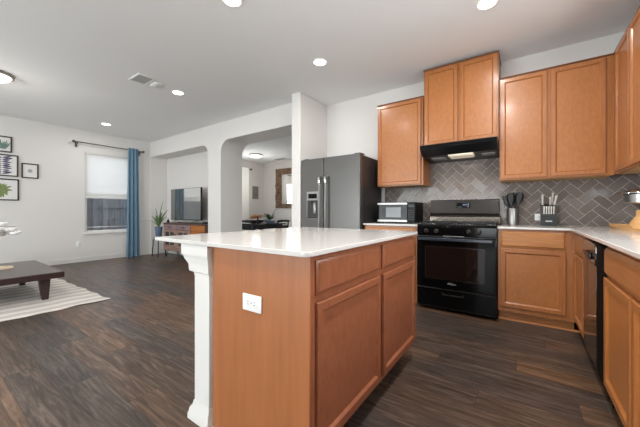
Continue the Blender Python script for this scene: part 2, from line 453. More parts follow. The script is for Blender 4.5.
def drawer_front(parent, F, u0, u1, z0, z1, m, name='drawer', th=0.019):
    b = NB()
    lp = [rect_loop(F, u0, u1, z0, z1, 0.001, 0), rect_loop(F, u0, u1, z0, z1, th - 0.009, 0), rect_loop(F, u0, u1, z0, z1, th - 0.006, 0.008),
          rect_loop(F, u0, u1, z0, z1, th - 0.004, 0.010), rect_loop(F, u0, u1, z0, z1, th, 0.016)]
    rings(b, lp, True, True)
    return obj(name, b, m, parent)

CB = 0.894                                       # underside of the counter
FY = W - 0.61                                    # face frame plane of the back run
FX = 0.368                                       # face frame plane of the right run
def base_box(parent, F, u0, u1, back, mv=WOODV, toe=0.075, kick=WOODH):
    b = NB(); F.box(b, u0, u1, -back, 0, 0.10, CB - 0.001); obj('body', b, mv, parent)
    b = NB(); F.box(b, u0 + 0.002, u1 - 0.002, -back, -toe, 0.0005, 0.099); obj('toe_kick', b, kick, parent)

F = Face('-y', FY)
c = thing('base_cabinet', 'wooden base cabinet under the microwave between fridge and range', 'cabinet', (-1.31, FY, 0))
base_box(c, F, -1.645, -0.982, 0.605)
drawer_front(c, F, -1.62, -1.01, 0.722, 0.872, WOODH); panel_door(c, F, -1.62, -1.325, 0.148, 0.706, WOODV, WOODP); panel_door(c, F, -1.305, -1.01, 0.148, 0.706, WOODV, WOODP)
c = thing('base_cabinet', 'wooden base cabinet with one drawer and one door right of the range', 'cabinet', (0.07, FY, 0))
base_box(c, F, -0.206, 0.366, 0.605)
drawer_front(c, F, -0.186, 0.300, 0.722, 0.872, WOODH); panel_door(c, F, -0.186, 0.300, 0.148, 0.706, WOODV, WOODP)
obj('shoe_molding', bx(-0.204, 0.42, FY + 0.060, FY + 0.074, 0.0005, 0.018), WOODLT, c)
G = Face('-x', FX)
c = thing('base_cabinet', 'narrow corner base cabinet beside the black dishwasher', 'cabinet', (FX, 3.0, 0))
base_box(c, G, 2.802, FY - 0.001, E - FX - 0.003)
drawer_front(c, G, 2.815, 3.285, 0.722, 0.872, WOODY); panel_door(c, G, 2.815, 3.285, 0.148, 0.706, WOODV, WOODP)
c = thing('base_cabinet', 'wooden sink base cabinet with two doors near the right edge', 'cabinet', (FX, 1.6, 0))
base_box(c, G, 1.16, 2.168, E - FX - 0.003, kick=BLACKM)
drawer_front(c, G, 1.185, 2.145, 0.725, 0.868, WOODY, 'false_front')
panel_door(c, G, 1.678, 2.145, 0.142, 0.710, WOODV, WOODP); panel_door(c, G, 1.185, 1.655, 0.142, 0.710, WOODV, WOODP)
c = thing('base_cabinet', 'wooden base cabinet at the near end of the right hand counter', 'cabinet', (FX, 0.7, 0))
base_box(c, G, 0.25, 1.158, E - FX - 0.003, kick=BLACKM)
drawer_front(c, G, 0.275, 1.135, 0.722, 0.872, WOODY)
panel_door(c, G, 0.715, 1.135, 0.148, 0.706, WOODV, WOODP); panel_door(c, G, 0.275, 0.695, 0.148, 0.706, WOODV, WOODP)

# dishwasher
DWB = mat('dishwasher_gloss_black', srgb(7, 7, 8), 0.06, spec=0.6)
dw = thing('dishwasher', 'glossy black dishwasher between the wooden base cabinets of the right run', 'dishwasher', (FX, 2.37, 0))
obj('body', bx(FX + 0.03, E - 0.01, 2.172, 2.797, 0.02, 0.88), BLACKM, dw)
obj('door', bx(FX - 0.018, FX + 0.029, 2.341, 2.792, 0.125, 0.735, bev=0.002), DWB, dw)
obj('edge_band', bx(FX - 0.018, FX + 0.029, 2.178, 2.340, 0.125, 0.872, bev=0.006), mat('dishwasher_edge', srgb(8, 8, 9), 0.65, spec=0.1), dw)
obj('control_panel', bx(FX - 0.024, FX + 0.029, 2.341, 2.792, 0.740, 0.872, bev=0.005), DWB, dw)
obj('latch_handle', bx(FX - 0.036, FX - 0.0245, 2.44, 2.64, 0.765, 0.80, bev=0.004), BLACKS, dw)
obj('kick_plate', bx(FX + 0.022, FX + 0.0295, 2.178, 2.792, 0.005, 0.122, bev=0.002), BLACKG, dw)

# counters
def slab(name, poly, m, label, rnd=()):
    t = bmesh.new()
    lo = [t.verts.new((x, y, CB)) for x, y in poly]; hi = [t.verts.new((x, y, CT)) for x, y in poly]
    t.faces.new(lo[::-1]); t.faces.new(hi)
    n = len(poly); ve = []
    for i in range(n):
        t.faces.new((lo[i], lo[(i + 1) % n], hi[(i + 1) % n], hi[i]))
    bmesh.ops.recalc_face_normals(t, faces=t.faces[:])
    t.edges.ensure_lookup_table()
    if rnd:
        ve = [e for e in t.edges if (e.verts[0].co - e.verts[1].co).z != 0 and abs(e.verts[0].co.x - e.verts[1].co.x) < 1e-6 and abs(e.verts[0].co.y - e.verts[1].co.y) < 1e-6
              and any(abs(e.verts[0].co.x - poly[i][0]) < 1e-5 and abs(e.verts[0].co.y - poly[i][1]) < 1e-5 for i in rnd)]
        bmesh.ops.bevel(t, geom=ve, offset=0.03, segments=6, affect='EDGES', profile=0.5)
    he = [e for e in t.edges if abs(e.verts[0].co.z - e.verts[1].co.z) < 1e-6]
    bmesh.ops.bevel(t, geom=he, offset=0.003, segments=2, affect='EDGES', profile=0.5)
    return single(name, t, m, label, 'countertop')
slab('countertop', [(-1.648, W - 0.645), (-0.979, W - 0.645), (-0.979, W - 0.007), (-1.648, W - 0.007)], QUARTZ, 'short white quartz countertop between the fridge and the range')
slab('countertop', [(-0.208, W - 0.650), (0.327, W - 0.650), (0.327, 0.23), (E - 0.007, 0.23), (E - 0.007, W - 0.013), (-0.208, W - 0.013)], QUARTZ,
     'white quartz countertop turning the corner right of the range')

# wall cabinets
UB, UT = 1.389, 2.458
def wall_box(parent, F, u0, u1, z0, z1, back, trim=0.012):
    b = NB(); F.box(b, u0, u1, -back, 0, z0, z1); obj('body', b, WOODV, parent)
    b = NB(); F.box(b, u0 - 0.006, u1 + 0.006, -back, 0.012, z1 + 0.0005, z1 + 0.013, 0.003); obj('top_molding', b, WOODSHADE, parent, 'top edge strip coloured dark as in shadow')
    b = NB(); F.box(b, u0 + 0.012, u1 - 0.012, -back, -0.02, z0 - 0.0025, z0 - 0.0005); obj('underside', b, CABIN, parent, 'pale underside')
UF = Face('-y', W - 0.312)
c = thing('wall_cabinet', 'single door wooden wall cabinet above the microwave', 'cabinet', (-1.3, W - 0.3, UB))
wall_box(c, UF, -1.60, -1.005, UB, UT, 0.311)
panel_door(c, UF, -1.588, -1.03, UB + 0.012, UT - 0.012, WOODV, WOODP)
c = thing('wall_cabinet', 'tall two door wooden cabinet above the black range hood', 'cabinet', (-0.6, W - 0.36, 1.825))
HF = Face('-y', W - 0.362)
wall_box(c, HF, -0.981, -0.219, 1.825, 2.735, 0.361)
panel_door(c, HF, -0.969, -0.611, 1.843, 2.72, WOODV, WOODP); panel_door(c, HF, -0.586, -0.231, 1.843, 2.72, WOODV, WOODP)
c = thing('wall_cabinet', 'two door wooden wall cabinet above the knife block', 'cabinet', (0.2, W - 0.3, UB))
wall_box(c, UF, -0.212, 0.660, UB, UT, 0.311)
panel_door(c, UF, -0.202, 0.186, UB + 0.014, UT - 0.012, WOODV, WOODP); panel_door(c, UF, 0.214, 0.602, UB + 0.014, UT - 0.012, WOODV, WOODP)
c = thing('wall_cabinet', 'wooden wall cabinet on the right wall at the picture edge', 'cabinet', (0.8, 3.2, UB))
RF = Face('-x', 0.661)
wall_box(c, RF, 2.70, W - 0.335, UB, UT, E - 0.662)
panel_door(c, RF, 3.125, 3.52, UB + 0.014, UT - 0.012, WOODV, WOODP); panel_door(c, RF, 2.715, 3.10, UB + 0.014, UT - 0.012, WOODV, WOODP)

# ------------------------------------------------------------------ island
isl = thing('kitchen_island', 'wooden kitchen island with white half column in the middle foreground', 'kitchen island', (-0.95, 1.5, 0))
IX, IY0, IY1 = -0.663, 0.862, 2.135
b = NB(); box(b, -1.236, IX, IY0 + 0.006, IY1, 0.10, CB - 0.001); obj('body', b, WOODID, isl)
obj('end_panel', bx(-1.240, IX + 0.013, IY0 - 0.003, IY0 + 0.005, 0.012, CB - 0.001, bev=0.001), WOODI, isl, 'warm brown flat end panel')
obj('corner_stile', bx(IX + 0.001, IX + 0.013, IY0 + 0.006, IY0 + 0.03, 0.10, CB - 0.001, bev=0.001), WOODID, isl)
obj('toe_kick', bx(-1.23, -0.755, IY0 + 0.05, IY1 - 0.02, 0.001, 0.099), BLACKM, isl, 'black toe kick')
IF = Face('+x', IX)
for a, e in ((0.905, 1.500), (1.545, 2.118)):
    drawer_front(isl, IF, a, e, 0.736, 0.872, WOODID); panel_door(isl, IF, a, e, 0.132, 0.708, WOODID, WOODID)
obj('knee_wall', bx(-1.372, -1.241, IY0 + 0.01, IY1, 0.001, CB - 0.001), WALL, isl, 'white half wall')
pl = obj('pilaster', bx(-1.376, -1.252, IY0 - 0.016, IY0 + 0.009, 0.10, 0.76, bev=0.004), WHITE, isl, 'white square half column')
cap = NB()                                           # stacked mouldings below the counter
prof = [(0.0, 0.735), (0.003, 0.752), (0.038, 0.757), (0.042, 0.770), (0.044, 0.790), (0.050, 0.798), (0.074, 0.816), (0.086, 0.834), (0.096, 0.838), (0.100, 0.846), (0.100, 0.8925)]
rings(cap, [[(-1.376 - o_, IY0 - 0.016 - o_ * 0.14, z), (-1.252 + o_ * 0.06, IY0 - 0.016 - o_ * 0.14, z), (-1.252 + o_ * 0.06, IY0 + 0.16, z), (-1.376 - o_, IY0 + 0.16, z)] for o_, z in prof])
obj('capital', cap, WHITE, pl)
fb = NB()
prof = [(0.040, 0.001), (0.040, 0.028), (0.034, 0.036), (0.028, 0.060), (0.010, 0.080), (0.004, 0.101)]
rings(fb, [[(-1.376 - o_, IY0 - 0.016 - o_ * 0.35, z), (-1.252 + o_ * 0.18, IY0 - 0.016 - o_ * 0.35, z), (-1.252 + o_ * 0.18, IY0 + 0.009, z), (-1.376 - o_, IY0 + 0.14, z)] for o_, z in prof])
obj('plinth', fb, WHITE, pl)
obj('baseboard', bx(-1.243, IX + 0.012, IY0 - 0.014, IY0 - 0.004, 0.001, 0.018, bev=0.003), WHITE, isl, 'white shoe strip')
slab('countertop', [(-1.742, 0.825), (-0.634, 0.825), (-0.634, 2.165), (-1.742, 2.165)], QUARTZ, 'white quartz countertop of the kitchen island', rnd=(1, 2))

def outlet_y(x, y, z, horiz, label):
    """duplex outlet on a wall facing -Y"""
    w, h = (0.116, 0.072) if horiz else (0.072, 0.116)
    o = thing('electrical_outlet', label, 'outlet', (x, y, z - h / 2))
    obj('cover_plate', bx(x - w / 2, x + w / 2, y - 0.006, y, z - h / 2, z + h / 2, bev=0.002), TRIMW, o)
    for s in (-1, 1):
        cx, cz = (x + s * 0.02, z) if horiz else (x, z + s * 0.02)
        t = NB(); rings(t, [[(cx + 0.0155 * math.cos(a) * (1 if horiz else 1), yy, cz + 0.0155 * math.sin(a)) for a in [2 * PI * k / 16 for k in range(16)]] for yy in (y - 0.0062, y - 0.0085)])
        r = obj('receptacle', t, TRIMW, o)
        t = NB()
        for q in (-1, 1):
            if horiz: box(t, cx - 0.005, cx + 0.005, y - 0.0092, y - 0.0086, cz + q * 0.006 - 0.0014, cz + q * 0.006 + 0.0014)
            else: box(t, cx + q * 0.006 - 0.0014, cx + q * 0.006 + 0.0014, y - 0.0092, y - 0.0086, cz - 0.005, cz + 0.005)
        obj('slots', t, DARKSL, r)
    obj('screw', bx(x - 0.003, x + 0.003, y - 0.0072, y - 0.0062, z - 0.003, z + 0.003, bev=0.001), SHELLG, o)
    return o
outlet_y(-0.957, IY0 - 0.0035, 0.667, True, 'white outlet on the island end panel')
outlet_y(0.152, W - 0.0105, 1.000, True, 'white outlet on the tile backsplash beside the knife block')

# ------------------------------------------------------------------ range and hood
rg = thing('gas_range', 'black freestanding gas range with oven window and steel back panel', 'range', (-0.592, 3.3, 0))
RX0, RX1 = -0.974, -0.212
obj('body', bx(RX0, RX1, 3.295, 3.90, 0.03, 0.905, bev=0.003), BLACKS, rg)
for x in (RX0 + 0.06, RX1 - 0.06):
    for y in (3.34, 3.84): obj('foot', lathe(NB(), [(0.018, 0.001), (0.018, 0.0295)], x, y, 12), BLACKM, rg)
obj('cooktop', bx(RX0 - 0.002, RX1 + 0.002, 3.272, 3.82, 0.9055, 0.920, bev=0.004), BLACKG, rg)
cp = obj('control_panel', bx(RX0 + 0.002, RX1 - 0.002, 3.262, 3.2945, 0.800, 0.903, bev=0.006), BLACKG, rg)
obj('name_strip', bx(-0.70, -0.50, 3.2585, 3.2615, 0.800, 0.806), STEEL, cp)
for x in (-0.872, -0.769, -0.456, -0.365):
    t = NB()
    prof = [(0.024, 0.0), (0.024, 0.006), (0.019, 0.010), (0.017, 0.030), (0.013, 0.033)]
    rings(t, [[(x + r * math.cos(2 * PI * k / 18), 3.2612 - d, 0.853 + r * math.sin(2 * PI * k / 18)) for k in range(18)] for r, d in prof])
    kn = obj('knob', t, STEELH, rg)
    obj('grip', bx(x - 0.004, x + 0.004, 3.2612 - 0.040, 3.2612 - 0.0335, 0.838, 0.868, bev=0.002), STEELH, kn)
od = obj('oven_door', bx(RX0 + 0.004, RX1 - 0.004, 3.245, 3.2945, 0.252, 0.793, bev=0.006), BLACKG, rg)
obj('oven_window', bx(-0.875, -0.315, 3.2425, 3.2447, 0.35, 0.69, bev=0.001), OVENGL, od)
wb = NB()
frame = mat('oven_window_dotted_border', srgb(30, 24, 24), 0.2)
for (a, e, z0, z1) in ((-0.875, -0.315, 0.684, 0.692), (-0.875, -0.315, 0.345, 0.353), (-0.880, -0.872, 0.345, 0.692), (-0.318, -0.310, 0.345, 0.692)): box(wb, a, e, 3.2405, 3.2424, z0, z1)
obj('window_border', wb, frame, od)
t = NB(); tube(t, [(-0.935, 3.215, 0.765), (-0.935, 3.205, 0.765), (-0.255, 3.205, 0.765), (-0.255, 3.215, 0.765)], 0.012, 10)
hd = NB(); box(hd, -0.945, -0.245, 3.195, 3.218, 0.752, 0.786, bev=0.008); box(hd, -0.945, -0.915, 3.2185, 3.2445, 0.756, 0.782, bev=0.003); box(hd, -0.275, -0.245, 3.2185, 3.2445, 0.756, 0.782, bev=0.003)
t.free()
obj('oven_handle', hd, mat('blue_black_handle', srgb(40, 48, 58), 0.22, spec=0.7), od)
dr = obj('storage_drawer', bx(RX0 + 0.004, RX1 - 0.004, 3.255, 3.2945, 0.035, 0.246, bev=0.005), BLACKG, rg)
obj('drawer_lip', bx(RX0 + 0.004, RX1 - 0.004, 3.249, 3.2545, 0.236, 0.246, bev=0.001), STEELH, dr)
hd = NB(); box(hd, -0.705, -0.505, 3.243, 3.2545, 0.180, 0.192, bev=0.003); box(hd, -0.71, -0.698, 3.243, 3.2545, 0.18, 0.206, bev=0.003); box(hd, -0.512, -0.500, 3.243, 3.2545, 0.18, 0.206, bev=0.003)
obj('drawer_pull', hd, STEELH, dr)
obj('drawer_trim', bx(RX0 + 0.02, RX1 - 0.06, 3.2515, 3.2545, 0.042, 0.047), STEELH, dr)
gp = NB(); prism(gp, [(3.800, 0.9205), (3.795, 0.995), (3.825, 1.012), (3.845, 0.9205)], 'x', RX0 + 0.005, RX1 - 0.005)
obj('lower_back_strip', gp, mat('polished_dark_steel', srgb(150, 140, 130), 0.2, metal=0.9), rg)
gp = NB(); prism(gp, [(3.836, 1.018), (3.814, 1.042), (3.842, 1.195), (3.86, 1.203), (3.885, 1.20), (3.895, 0.921), (3.848, 0.921)], 'x', RX0, RX1 - 0.02)
bp_ = obj('back_panel', gp, STEELH, rg)
a = math.atan2(0.028, 0.165)
for nm, x0, x1, z0, z1, m, off in (('display', -0.668, -0.520, 1.105, 1.165, BLACKG, 0.002), ('clock_digits', -0.60, -0.556, 1.134, 1.152, mat('blue_clock_digits', srgb(70, 90, 130), 0.3, emit=srgb(140, 160, 200), estr=0.06), 0.0035)):
    t = bx(x0, x1, 3.814 - off, 3.814 - off + 0.0015, z0, z1)
    rot(t, -a, 'X', (0, 3.814, 1.03)); obj(nm, t, m, bp_)
t = NB()
for k in range(4): box(t, -0.655 + k * 0.012, -0.648 + k * 0.012, 3.8105, 3.8115, 1.113, 1.119)
for k in range(5): box(t, -0.545 + 0.0, -0.536, 3.8105, 3.8115, 1.112 + k * 0.010, 1.117 + k * 0.010)
rot(t, -a, 'X', (0, 3.814, 1.03)); obj('buttons', t, SHELLG, bp_)
IRON = mat('cast_iron', srgb(12, 12, 12), 0.55)
for cx in (-0.78, -0.41):
    g_ = NB()
    for y in (3.34, 3.54, 3.75): box(g_, cx - 0.165, cx + 0.165, y - 0.006, y + 0.006, 0.934, 0.946, bev=0.002)
    for x in (cx - 0.165, cx - 0.055, cx + 0.055, cx + 0.165): box(g_, x - 0.006, x + 0.006, 3.335, 3.755, 0.934, 0.946, bev=0.002)
    for x in (cx - 0.16, cx + 0.16):
        for y in (3.34, 3.75): box(g_, x - 0.006, x + 0.006, y - 0.006, y + 0.006, 0.9205, 0.934)
    obj('grate', g_, IRON, rg)
    for y in (3.44, 3.65): obj('burner', lathe(NB(), [(0.05, 0.9205), (0.05, 0.926), (0.032, 0.928), (0.032, 0.9325), (0.02, 0.9335)], cx, y, 20), IRON, rg)
def text_mesh(body, size):
    cu = bpy.data.curves.new('lettering', 'FONT'); cu.body = body; cu.size = size; cu.extrude = 0.0006; cu.align_x = 'CENTER'; cu.align_y = 'CENTER'
    o = bpy.data.objects.new('lettering', cu); COL.objects.link(o)
    dg = bpy.context.evaluated_depsgraph_get()
    me = bpy.data.meshes.new_from_object(o.evaluated_get(dg)); bpy.data.objects.remove(o); bpy.data.curves.remove(cu)
    b = NB(); b.from_mesh(me); bpy.data.meshes.remove(me); return b
SILVER = mat('silver_lettering', srgb(215, 215, 215), 0.35, metal=0.3)
t = text_mesh('Whirlpool', 0.019); rot(t, PI / 2, 'X', (0, 0, 0)); bmesh.ops.translate(t, vec=(-0.612, 3.2440, 0.305), verts=t.verts[:]); obj('maker_name', t, SILVER, od)
t = NB()
ell = [(-0.612 + 0.040 * math.cos(2 * PI * j / 28), 3.2436, 0.306 + 0.013 * math.sin(2 * PI * j / 28)) for j in range(5, 17)]
tube(t, ell, 0.0008, 5); obj('maker_swoosh', t, SILVER, od)

hood = thing('range_hood', 'black under cabinet range hood above the gas range', 'range hood', (-0.6, 3.65, 1.67))
HX0, HX1 = -0.980, -0.220
HB = NB(); prism(HB, [(W - 0.012, 1.823), (3.43, 1.823), (3.415, 1.815), (3.405, 1.765), (3.415, 1.757), (3.50, 1.700), (W - 0.012, 1.680)], 'x', HX0, HX1)
obj('shell', HB, BLACKS, hood)
def under(y): return 1.700 - (y - 3.50) / (W - 0.012 - 3.50) * 0.020
def under_panel(b, x0, x1, y0, y1, th):
    rings(b, [[(x0, y0, under(y0) - d), (x1, y0, under(y0) - d), (x1, y1, under(y1) - d), (x0, y1, under(y1) - d)] for d in (0.0005, th)])
t = NB(); rings(t, [[(-0.70 + i, 3.505 + i, under(3.505) - d), (-0.45 - i, 3.505 + i, under(3.505) - d), (-0.45 - i, 3.66 - i, under(3.66) - d), (-0.70 + i, 3.66 - i, under(3.66) - d)] for i, d in ((0, 0.0005), (0, 0.012), (0.012, 0.024))])
LENS = mat('hood_lamp_lens', srgb(235, 225, 205), 0.25, emit=(1, 0.86, 0.66, 1), estr=0.22)
obj('lamp_lens', t, LENS, hood, 'frosted lamp lens')
for x0, x1 in ((-0.90, -0.75), (-0.375, -0.255)):
    t = NB(); under_panel(t, x0, x1, 3.60, 3.72, 0.008); obj('filter', t, SHELLG, hood, 'grey filter panel')
obj('front_lip', bx(HX0, HX1, 3.397, 3.4045, 1.768, 1.812, bev=0.002), BLACKG, hood)
hl = bpy.data.lights.new('hood_lamp', 'AREA'); hl.shape = 'RECTANGLE'; hl.size = 0.28; hl.size_y = 0.12; hl.energy = 0.8; hl.color = (1, 0.86, 0.68)
ho = bpy.data.objects.new('hood_lamp', hl); COL.objects.link(ho); ho.location = (-0.58, 3.585, 1.665)

# ------------------------------------------------------------------ fridge
HANDLE = mat('fridge_handle_steel', srgb(150, 149, 148), 0.28, metal=0.85)
fr = thing('refrigerator', 'slate grey side by side refrigerator with water dispenser', 'refrigerator', (-2.12, 3.55, 0))
FX0, FX1, FD = -2.598, -1.664, 3.235
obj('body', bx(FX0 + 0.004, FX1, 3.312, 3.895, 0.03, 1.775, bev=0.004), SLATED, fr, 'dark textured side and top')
obj('kick_grille', bx(FX0 + 0.01, FX1 - 0.01, 3.30, 3.3115, 0.03, 0.10), BLACKM, fr)
for x in (FX0 + 0.08, FX1 - 0.08):
    for y in (3.36, 3.84): obj('foot', lathe(NB(), [(0.02, 0.001), (0.02, 0.0295)], x, y, 12), BLACKM, fr)
XS = -2.214
dl = obj('freezer_door', bx(FX0, XS - 0.004, FD, 3.310, 0.105, 1.788, bev=0.010, seg=3), SLATE, fr)
dr_ = obj('fridge_door', bx(XS + 0.004, FX1, FD, 3.310, 0.105, 1.788, bev=0.010, seg=3), SLATE, fr)
for x0 in (-2.58, -1.76): obj('hinge_cover', bx(x0, x0 + 0.08, 3.27, 3.40, 1.789, 1.803, bev=0.004), BLACKM, fr)
for nm, x, par in (('handle', -2.246, dl), ('handle', -2.146, dr_)):
    t = NB(); pts = [(x, FD - 0.005, 1.530), (x, FD - 0.045, 1.510), (x, FD - 0.052, 1.40), (x, FD - 0.055, 1.10), (x, FD - 0.052, 0.75), (x, FD - 0.045, 0.62), (x, FD - 0.005, 0.60)]
    tube(t, pts, 0.0155, 10); h = obj(nm, t, HANDLE, par)
    obj('handle_cap', box(NB(), x - 0.0165, x + 0.0165, FD - 0.072, FD - 0.0355, 1.43, 1.525, bev=0.006), CHROME, h, 'bright steel end cap')
dp = NB()                                                  # dispenser: raised bezel ring with a dark recess
rings(dp, [[(x0 + i, FD - d, z0 + i), (x1 - i, FD - d, z0 + i), (x1 - i, FD - d, z1 - i), (x0 + i, FD - d, z1 - i)] for (x0, x1, z0, z1) in ((-2.493, -2.286, 0.957, 1.335),) for i, d in ((0, 0.0005), (0, 0.006), (0.004, 0.008), (0.012, 0.008))], True, True)
ds = obj('dispenser_bezel', dp, mat('dispenser_grey', srgb(150, 150, 150), 0.4, metal=0.4), dl)
obj('dispenser_recess', bx(-2.478, -2.302, FD - 0.0095, FD - 0.0085, 0.985, 1.215), mat('dispenser_recess', srgb(48, 46, 46), 0.3), ds)
obj('dispenser_display', bx(-2.462, -2.318, FD - 0.0105, FD - 0.0085, 1.24, 1.305), BLACKG, ds)
obj('paddle', bx(-2.375, -2.335, FD - 0.018, FD - 0.010, 1.03, 1.18, bev=0.003), HANDLE, ds)
obj('drip_tray', bx(-2.478, -2.302, FD - 0.022, FD - 0.010, 0.968, 0.984, bev=0.002), BLACKM, ds)
obj('nozzle', bx(-2.41, -2.385, FD - 0.020, FD - 0.010, 1.16, 1.21, bev=0.003), BLACKM, ds)

# ------------------------------------------------------------------ things on the counters
MWB = mat('microwave_black', srgb(14, 14, 15), 0.45, spec=0.2)
BAND = mat('microwave_steel_band', srgb(172, 170, 168), 0.35, metal=0.6)
mw = thing('microwave', 'black and steel microwave on the counter left of the range', 'microwave', (-1.32, 3.68, CT))
MX0, MX1, MY, MZ0, MZ1 = -1.562, -1.075, 3.53, CT + 0.012, CT + 0.262
obj('body', bx(MX0, MX1, MY + 0.021, 3.875, MZ0, MZ1, bev=0.005), MWB, mw)
md = obj('door', bx(MX0, MX1 - 0.095, MY, MY + 0.020, MZ0, MZ1, bev=0.003), BLACKG, mw)
obj('steel_band', bx(MX0 + 0.002, MX1 - 0.097, MY - 0.003, MY - 0.0005, MZ1 - 0.028, MZ1 - 0.006), BAND, md)
obj('steel_band', bx(MX0 + 0.002, MX1 - 0.097, MY - 0.003, MY - 0.0005, MZ0 + 0.006, MZ0 + 0.030), BAND, md)
obj('door_window', bx(MX0 + 0.115, MX1 - 0.175, MY - 0.002, MY - 0.0005, MZ0 + 0.062, MZ1 - 0.062, bev=0.0005), mat('microwave_window', srgb(72, 71, 73), 0.15), md, 'grey see-through window')
mc = obj('control_panel', bx(MX1 - 0.093, MX1, MY, MY + 0.020, MZ0, MZ1, bev=0.003), MWB, mw)
t = NB()
for i in range(3):
    for j in range(5): box(t, MX1 - 0.082 + i * 0.025, MX1 - 0.064 + i * 0.025, MY - 0.0012, MY - 0.0004, MZ0 + 0.03 + j * 0.028, MZ0 + 0.048 + j * 0.028)
obj('buttons', t, mat('microwave_buttons', srgb(40, 40, 42), 0.5), mc)
obj('display', bx(MX1 - 0.082, MX1 - 0.012, MY - 0.0015, MY - 0.0004, MZ1 - 0.065, MZ1 - 0.03), BLACKG, mc)
for x in (MX0 + 0.05, MX1 - 0.05):
    for y in (MY + 0.06, 3.83): obj('foot', bx(x - 0.015, x + 0.015, y - 0.015, y + 0.015, CT + 0.0005, MZ0 - 0.0005), BLACKM, mw)
t = NB(); pts = [(-1.02, 3.84, CT + 0.006)]
for k in range(15):
    a = k / 14 * 2.2 * PI
    pts.append((-1.02 + 0.03 * math.sin(a) + 0.0015 * k, 3.885 - 0.001 * k, CT + 0.045 - 0.035 * math.cos(a)))
tube(t, pts, 0.004, 6); single('power_cord', t, BLACKM, 'black looped power cord beside the microwave', 'cord')

UX, UY = -0.100, 3.79
CROCK = mat('crock_steel', srgb(150, 148, 146), 0.3, metal=0.9, noise=0.15, nscale=4, stretch=(60, 60, 0.5))
cr = thing('utensil_crock', 'brushed steel utensil crock right of the range', 'utensil holder', (UX, UY, CT))
obj('cylinder', lathe(NB(), [(0.052, CT + 0.0005), (0.055, CT + 0.004), (0.055, CT + 0.176), (0.0535, CT + 0.180), (0.051, CT + 0.178), (0.051, CT + 0.008)], UX, UY, 28), CROCK, cr)
def utensil(kind, dx, dy, tx, ty, length, label):
    base = Vector((UX + dx, UY + dy, CT + 0.012)); tip = Vector((UX + tx, UY + ty, CT + length)); d = (tip - base).normalized()
    neck = base + (tip - base) * 0.60
    o = thing(kind, label, 'utensil', base)
    t = NB(); tube(t, [base, neck], [0.006, 0.007], 8); obj('handle', t, BLACKM, o)
    t = NB(); s = d.cross(Vector((0, 1, 0))).normalized(); n = s.cross(d)
    L = (tip - neck).length
    if kind == 'spatula': prof = [(0, .010), (.12, .026), (.3, .036), (.95, .040), (1, .034)]; th = 0.005
    elif kind == 'slotted_turner': prof = [(0, .010), (.2, .032), (.5, .042), (1, .042)]; th = 0.004
    else: prof = [(0, .010), (.2, .024), (.45, .037), (.7, .040), (.9, .032), (1, .014)]; th = 0.012
    loops = []
    for f, w in prof:
        q = neck + d * (L * f) + d * 0.001
        loops.append([q + s * w + n * th * 0.2, q + s * w * 0.6 + n * th, q - s * w * 0.6 + n * th, q - s * w + n * th * 0.2, q - s * w * 0.6 - n * th, q + s * w * 0.6 - n * th])
    rings(t, loops); obj('head', t, BLACKM, o)
utensil('spatula', -0.012, 0.010, -0.058, 0.015, 0.320, 'black spatula leaning farthest left in the steel crock', )
utensil('cooking_spoon', -0.006, -0.016, -0.020, -0.020, 0.345, 'black cooking spoon near the middle of the steel crock')
utensil('slotted_turner', 0.008, 0.012, 0.030, 0.030, 0.350, 'black turner standing at the back of the steel crock')
utensil('cooking_spoon', 0.012, -0.004, 0.068, -0.005, 0.352, 'black cooking spoon leaning farthest right in the steel crock')

KX0, KX1, KY = 0.140, 0.270, 3.735
kb = thing('knife_block', 'black knife block on the counter below the wall cabinets', 'knife block', (0.205, 3.78, CT))
t = NB(); prism(t, [(KY, CT + 0.0005), (KY - 0.004, CT + 0.115), (KY + 0.03, CT + 0.200), (KY + 0.115, CT + 0.225), (KY + 0.125, CT + 0.0005)], 'x', KX0, KX1)
obj('block', t, mat('knife_block_black', srgb(26, 27, 29), 0.35), kb)
t = bx(0.180, 0.232, KY - 0.0045, KY - 0.0025, CT + 0.045, CT + 0.053); obj('nameplate', t, SILVER, kb, 'small silver nameplate')
d = Vector((0, -0.34, 0.94)).normalized()
HSTEEL = mat('satin_steel_handle', srgb(228, 225, 220), 0.3, metal=0.3)
def knife(x, y, z, length, w, label, group, name='knife', lean=0.0):
    dd = (d + Vector((lean, 0, 0))).normalized()
    a = Vector((x, y, z)); o = thing(name, label, 'knife', a, group)
    t = NB(); s = Vector((1, 0, 0)); n = dd.cross(s).normalized()
    loops = []
    for f, k in ((0, .8), (.08, 1), (.45, .85), (.75, 1), (.97, 1.1), (1, .7)):
        q = a + dd * (0.002 + f * length)
        loops.append([q + s * w * k * math.cos(a_) + n * w * 0.9 * k * math.sin(a_) for a_ in [2 * PI * i / 8 for i in range(8)]])
    rings(t, loops); obj('handle', t, HSTEEL, o)
    t = NB(); q = a + dd * (0.002 + length); ball(t, q + dd * 0.001, w * 0.9, (1, 1, 0.5), 8, 6); obj('end_cap', t, CHROME, o)
ord6 = ['leftmost', 'second from left', 'third from left', 'fourth from left', 'rightmost']
for k in range(5):
    knife(KX0 + 0.027 + k * 0.0195, KY + 0.004, CT + 0.117, 0.085, 0.0062, 'steel handled steak knife, %s in the lower row of the knife block' % ord6[k], 'steak knives in the lower row', 'steak_knife')
knife(KX0 + 0.018, KY + 0.065, CT + 0.212, 0.115, 0.009, 'steel handled large knife standing at the left of the knife block', None, 'kitchen_knife', -0.02)
knife(KX0 + 0.080, KY + 0.060, CT + 0.211, 0.090, 0.0085, 'steel handled knife standing in the middle of the block top', None, 'kitchen_knife', 0.0)
knife(KX0 + 0.098, KY + 0.095, CT + 0.221, 0.125, 0.0085, 'steel handled tallest knife standing right of the block centre', None, 'kitchen_knife', 0.03)
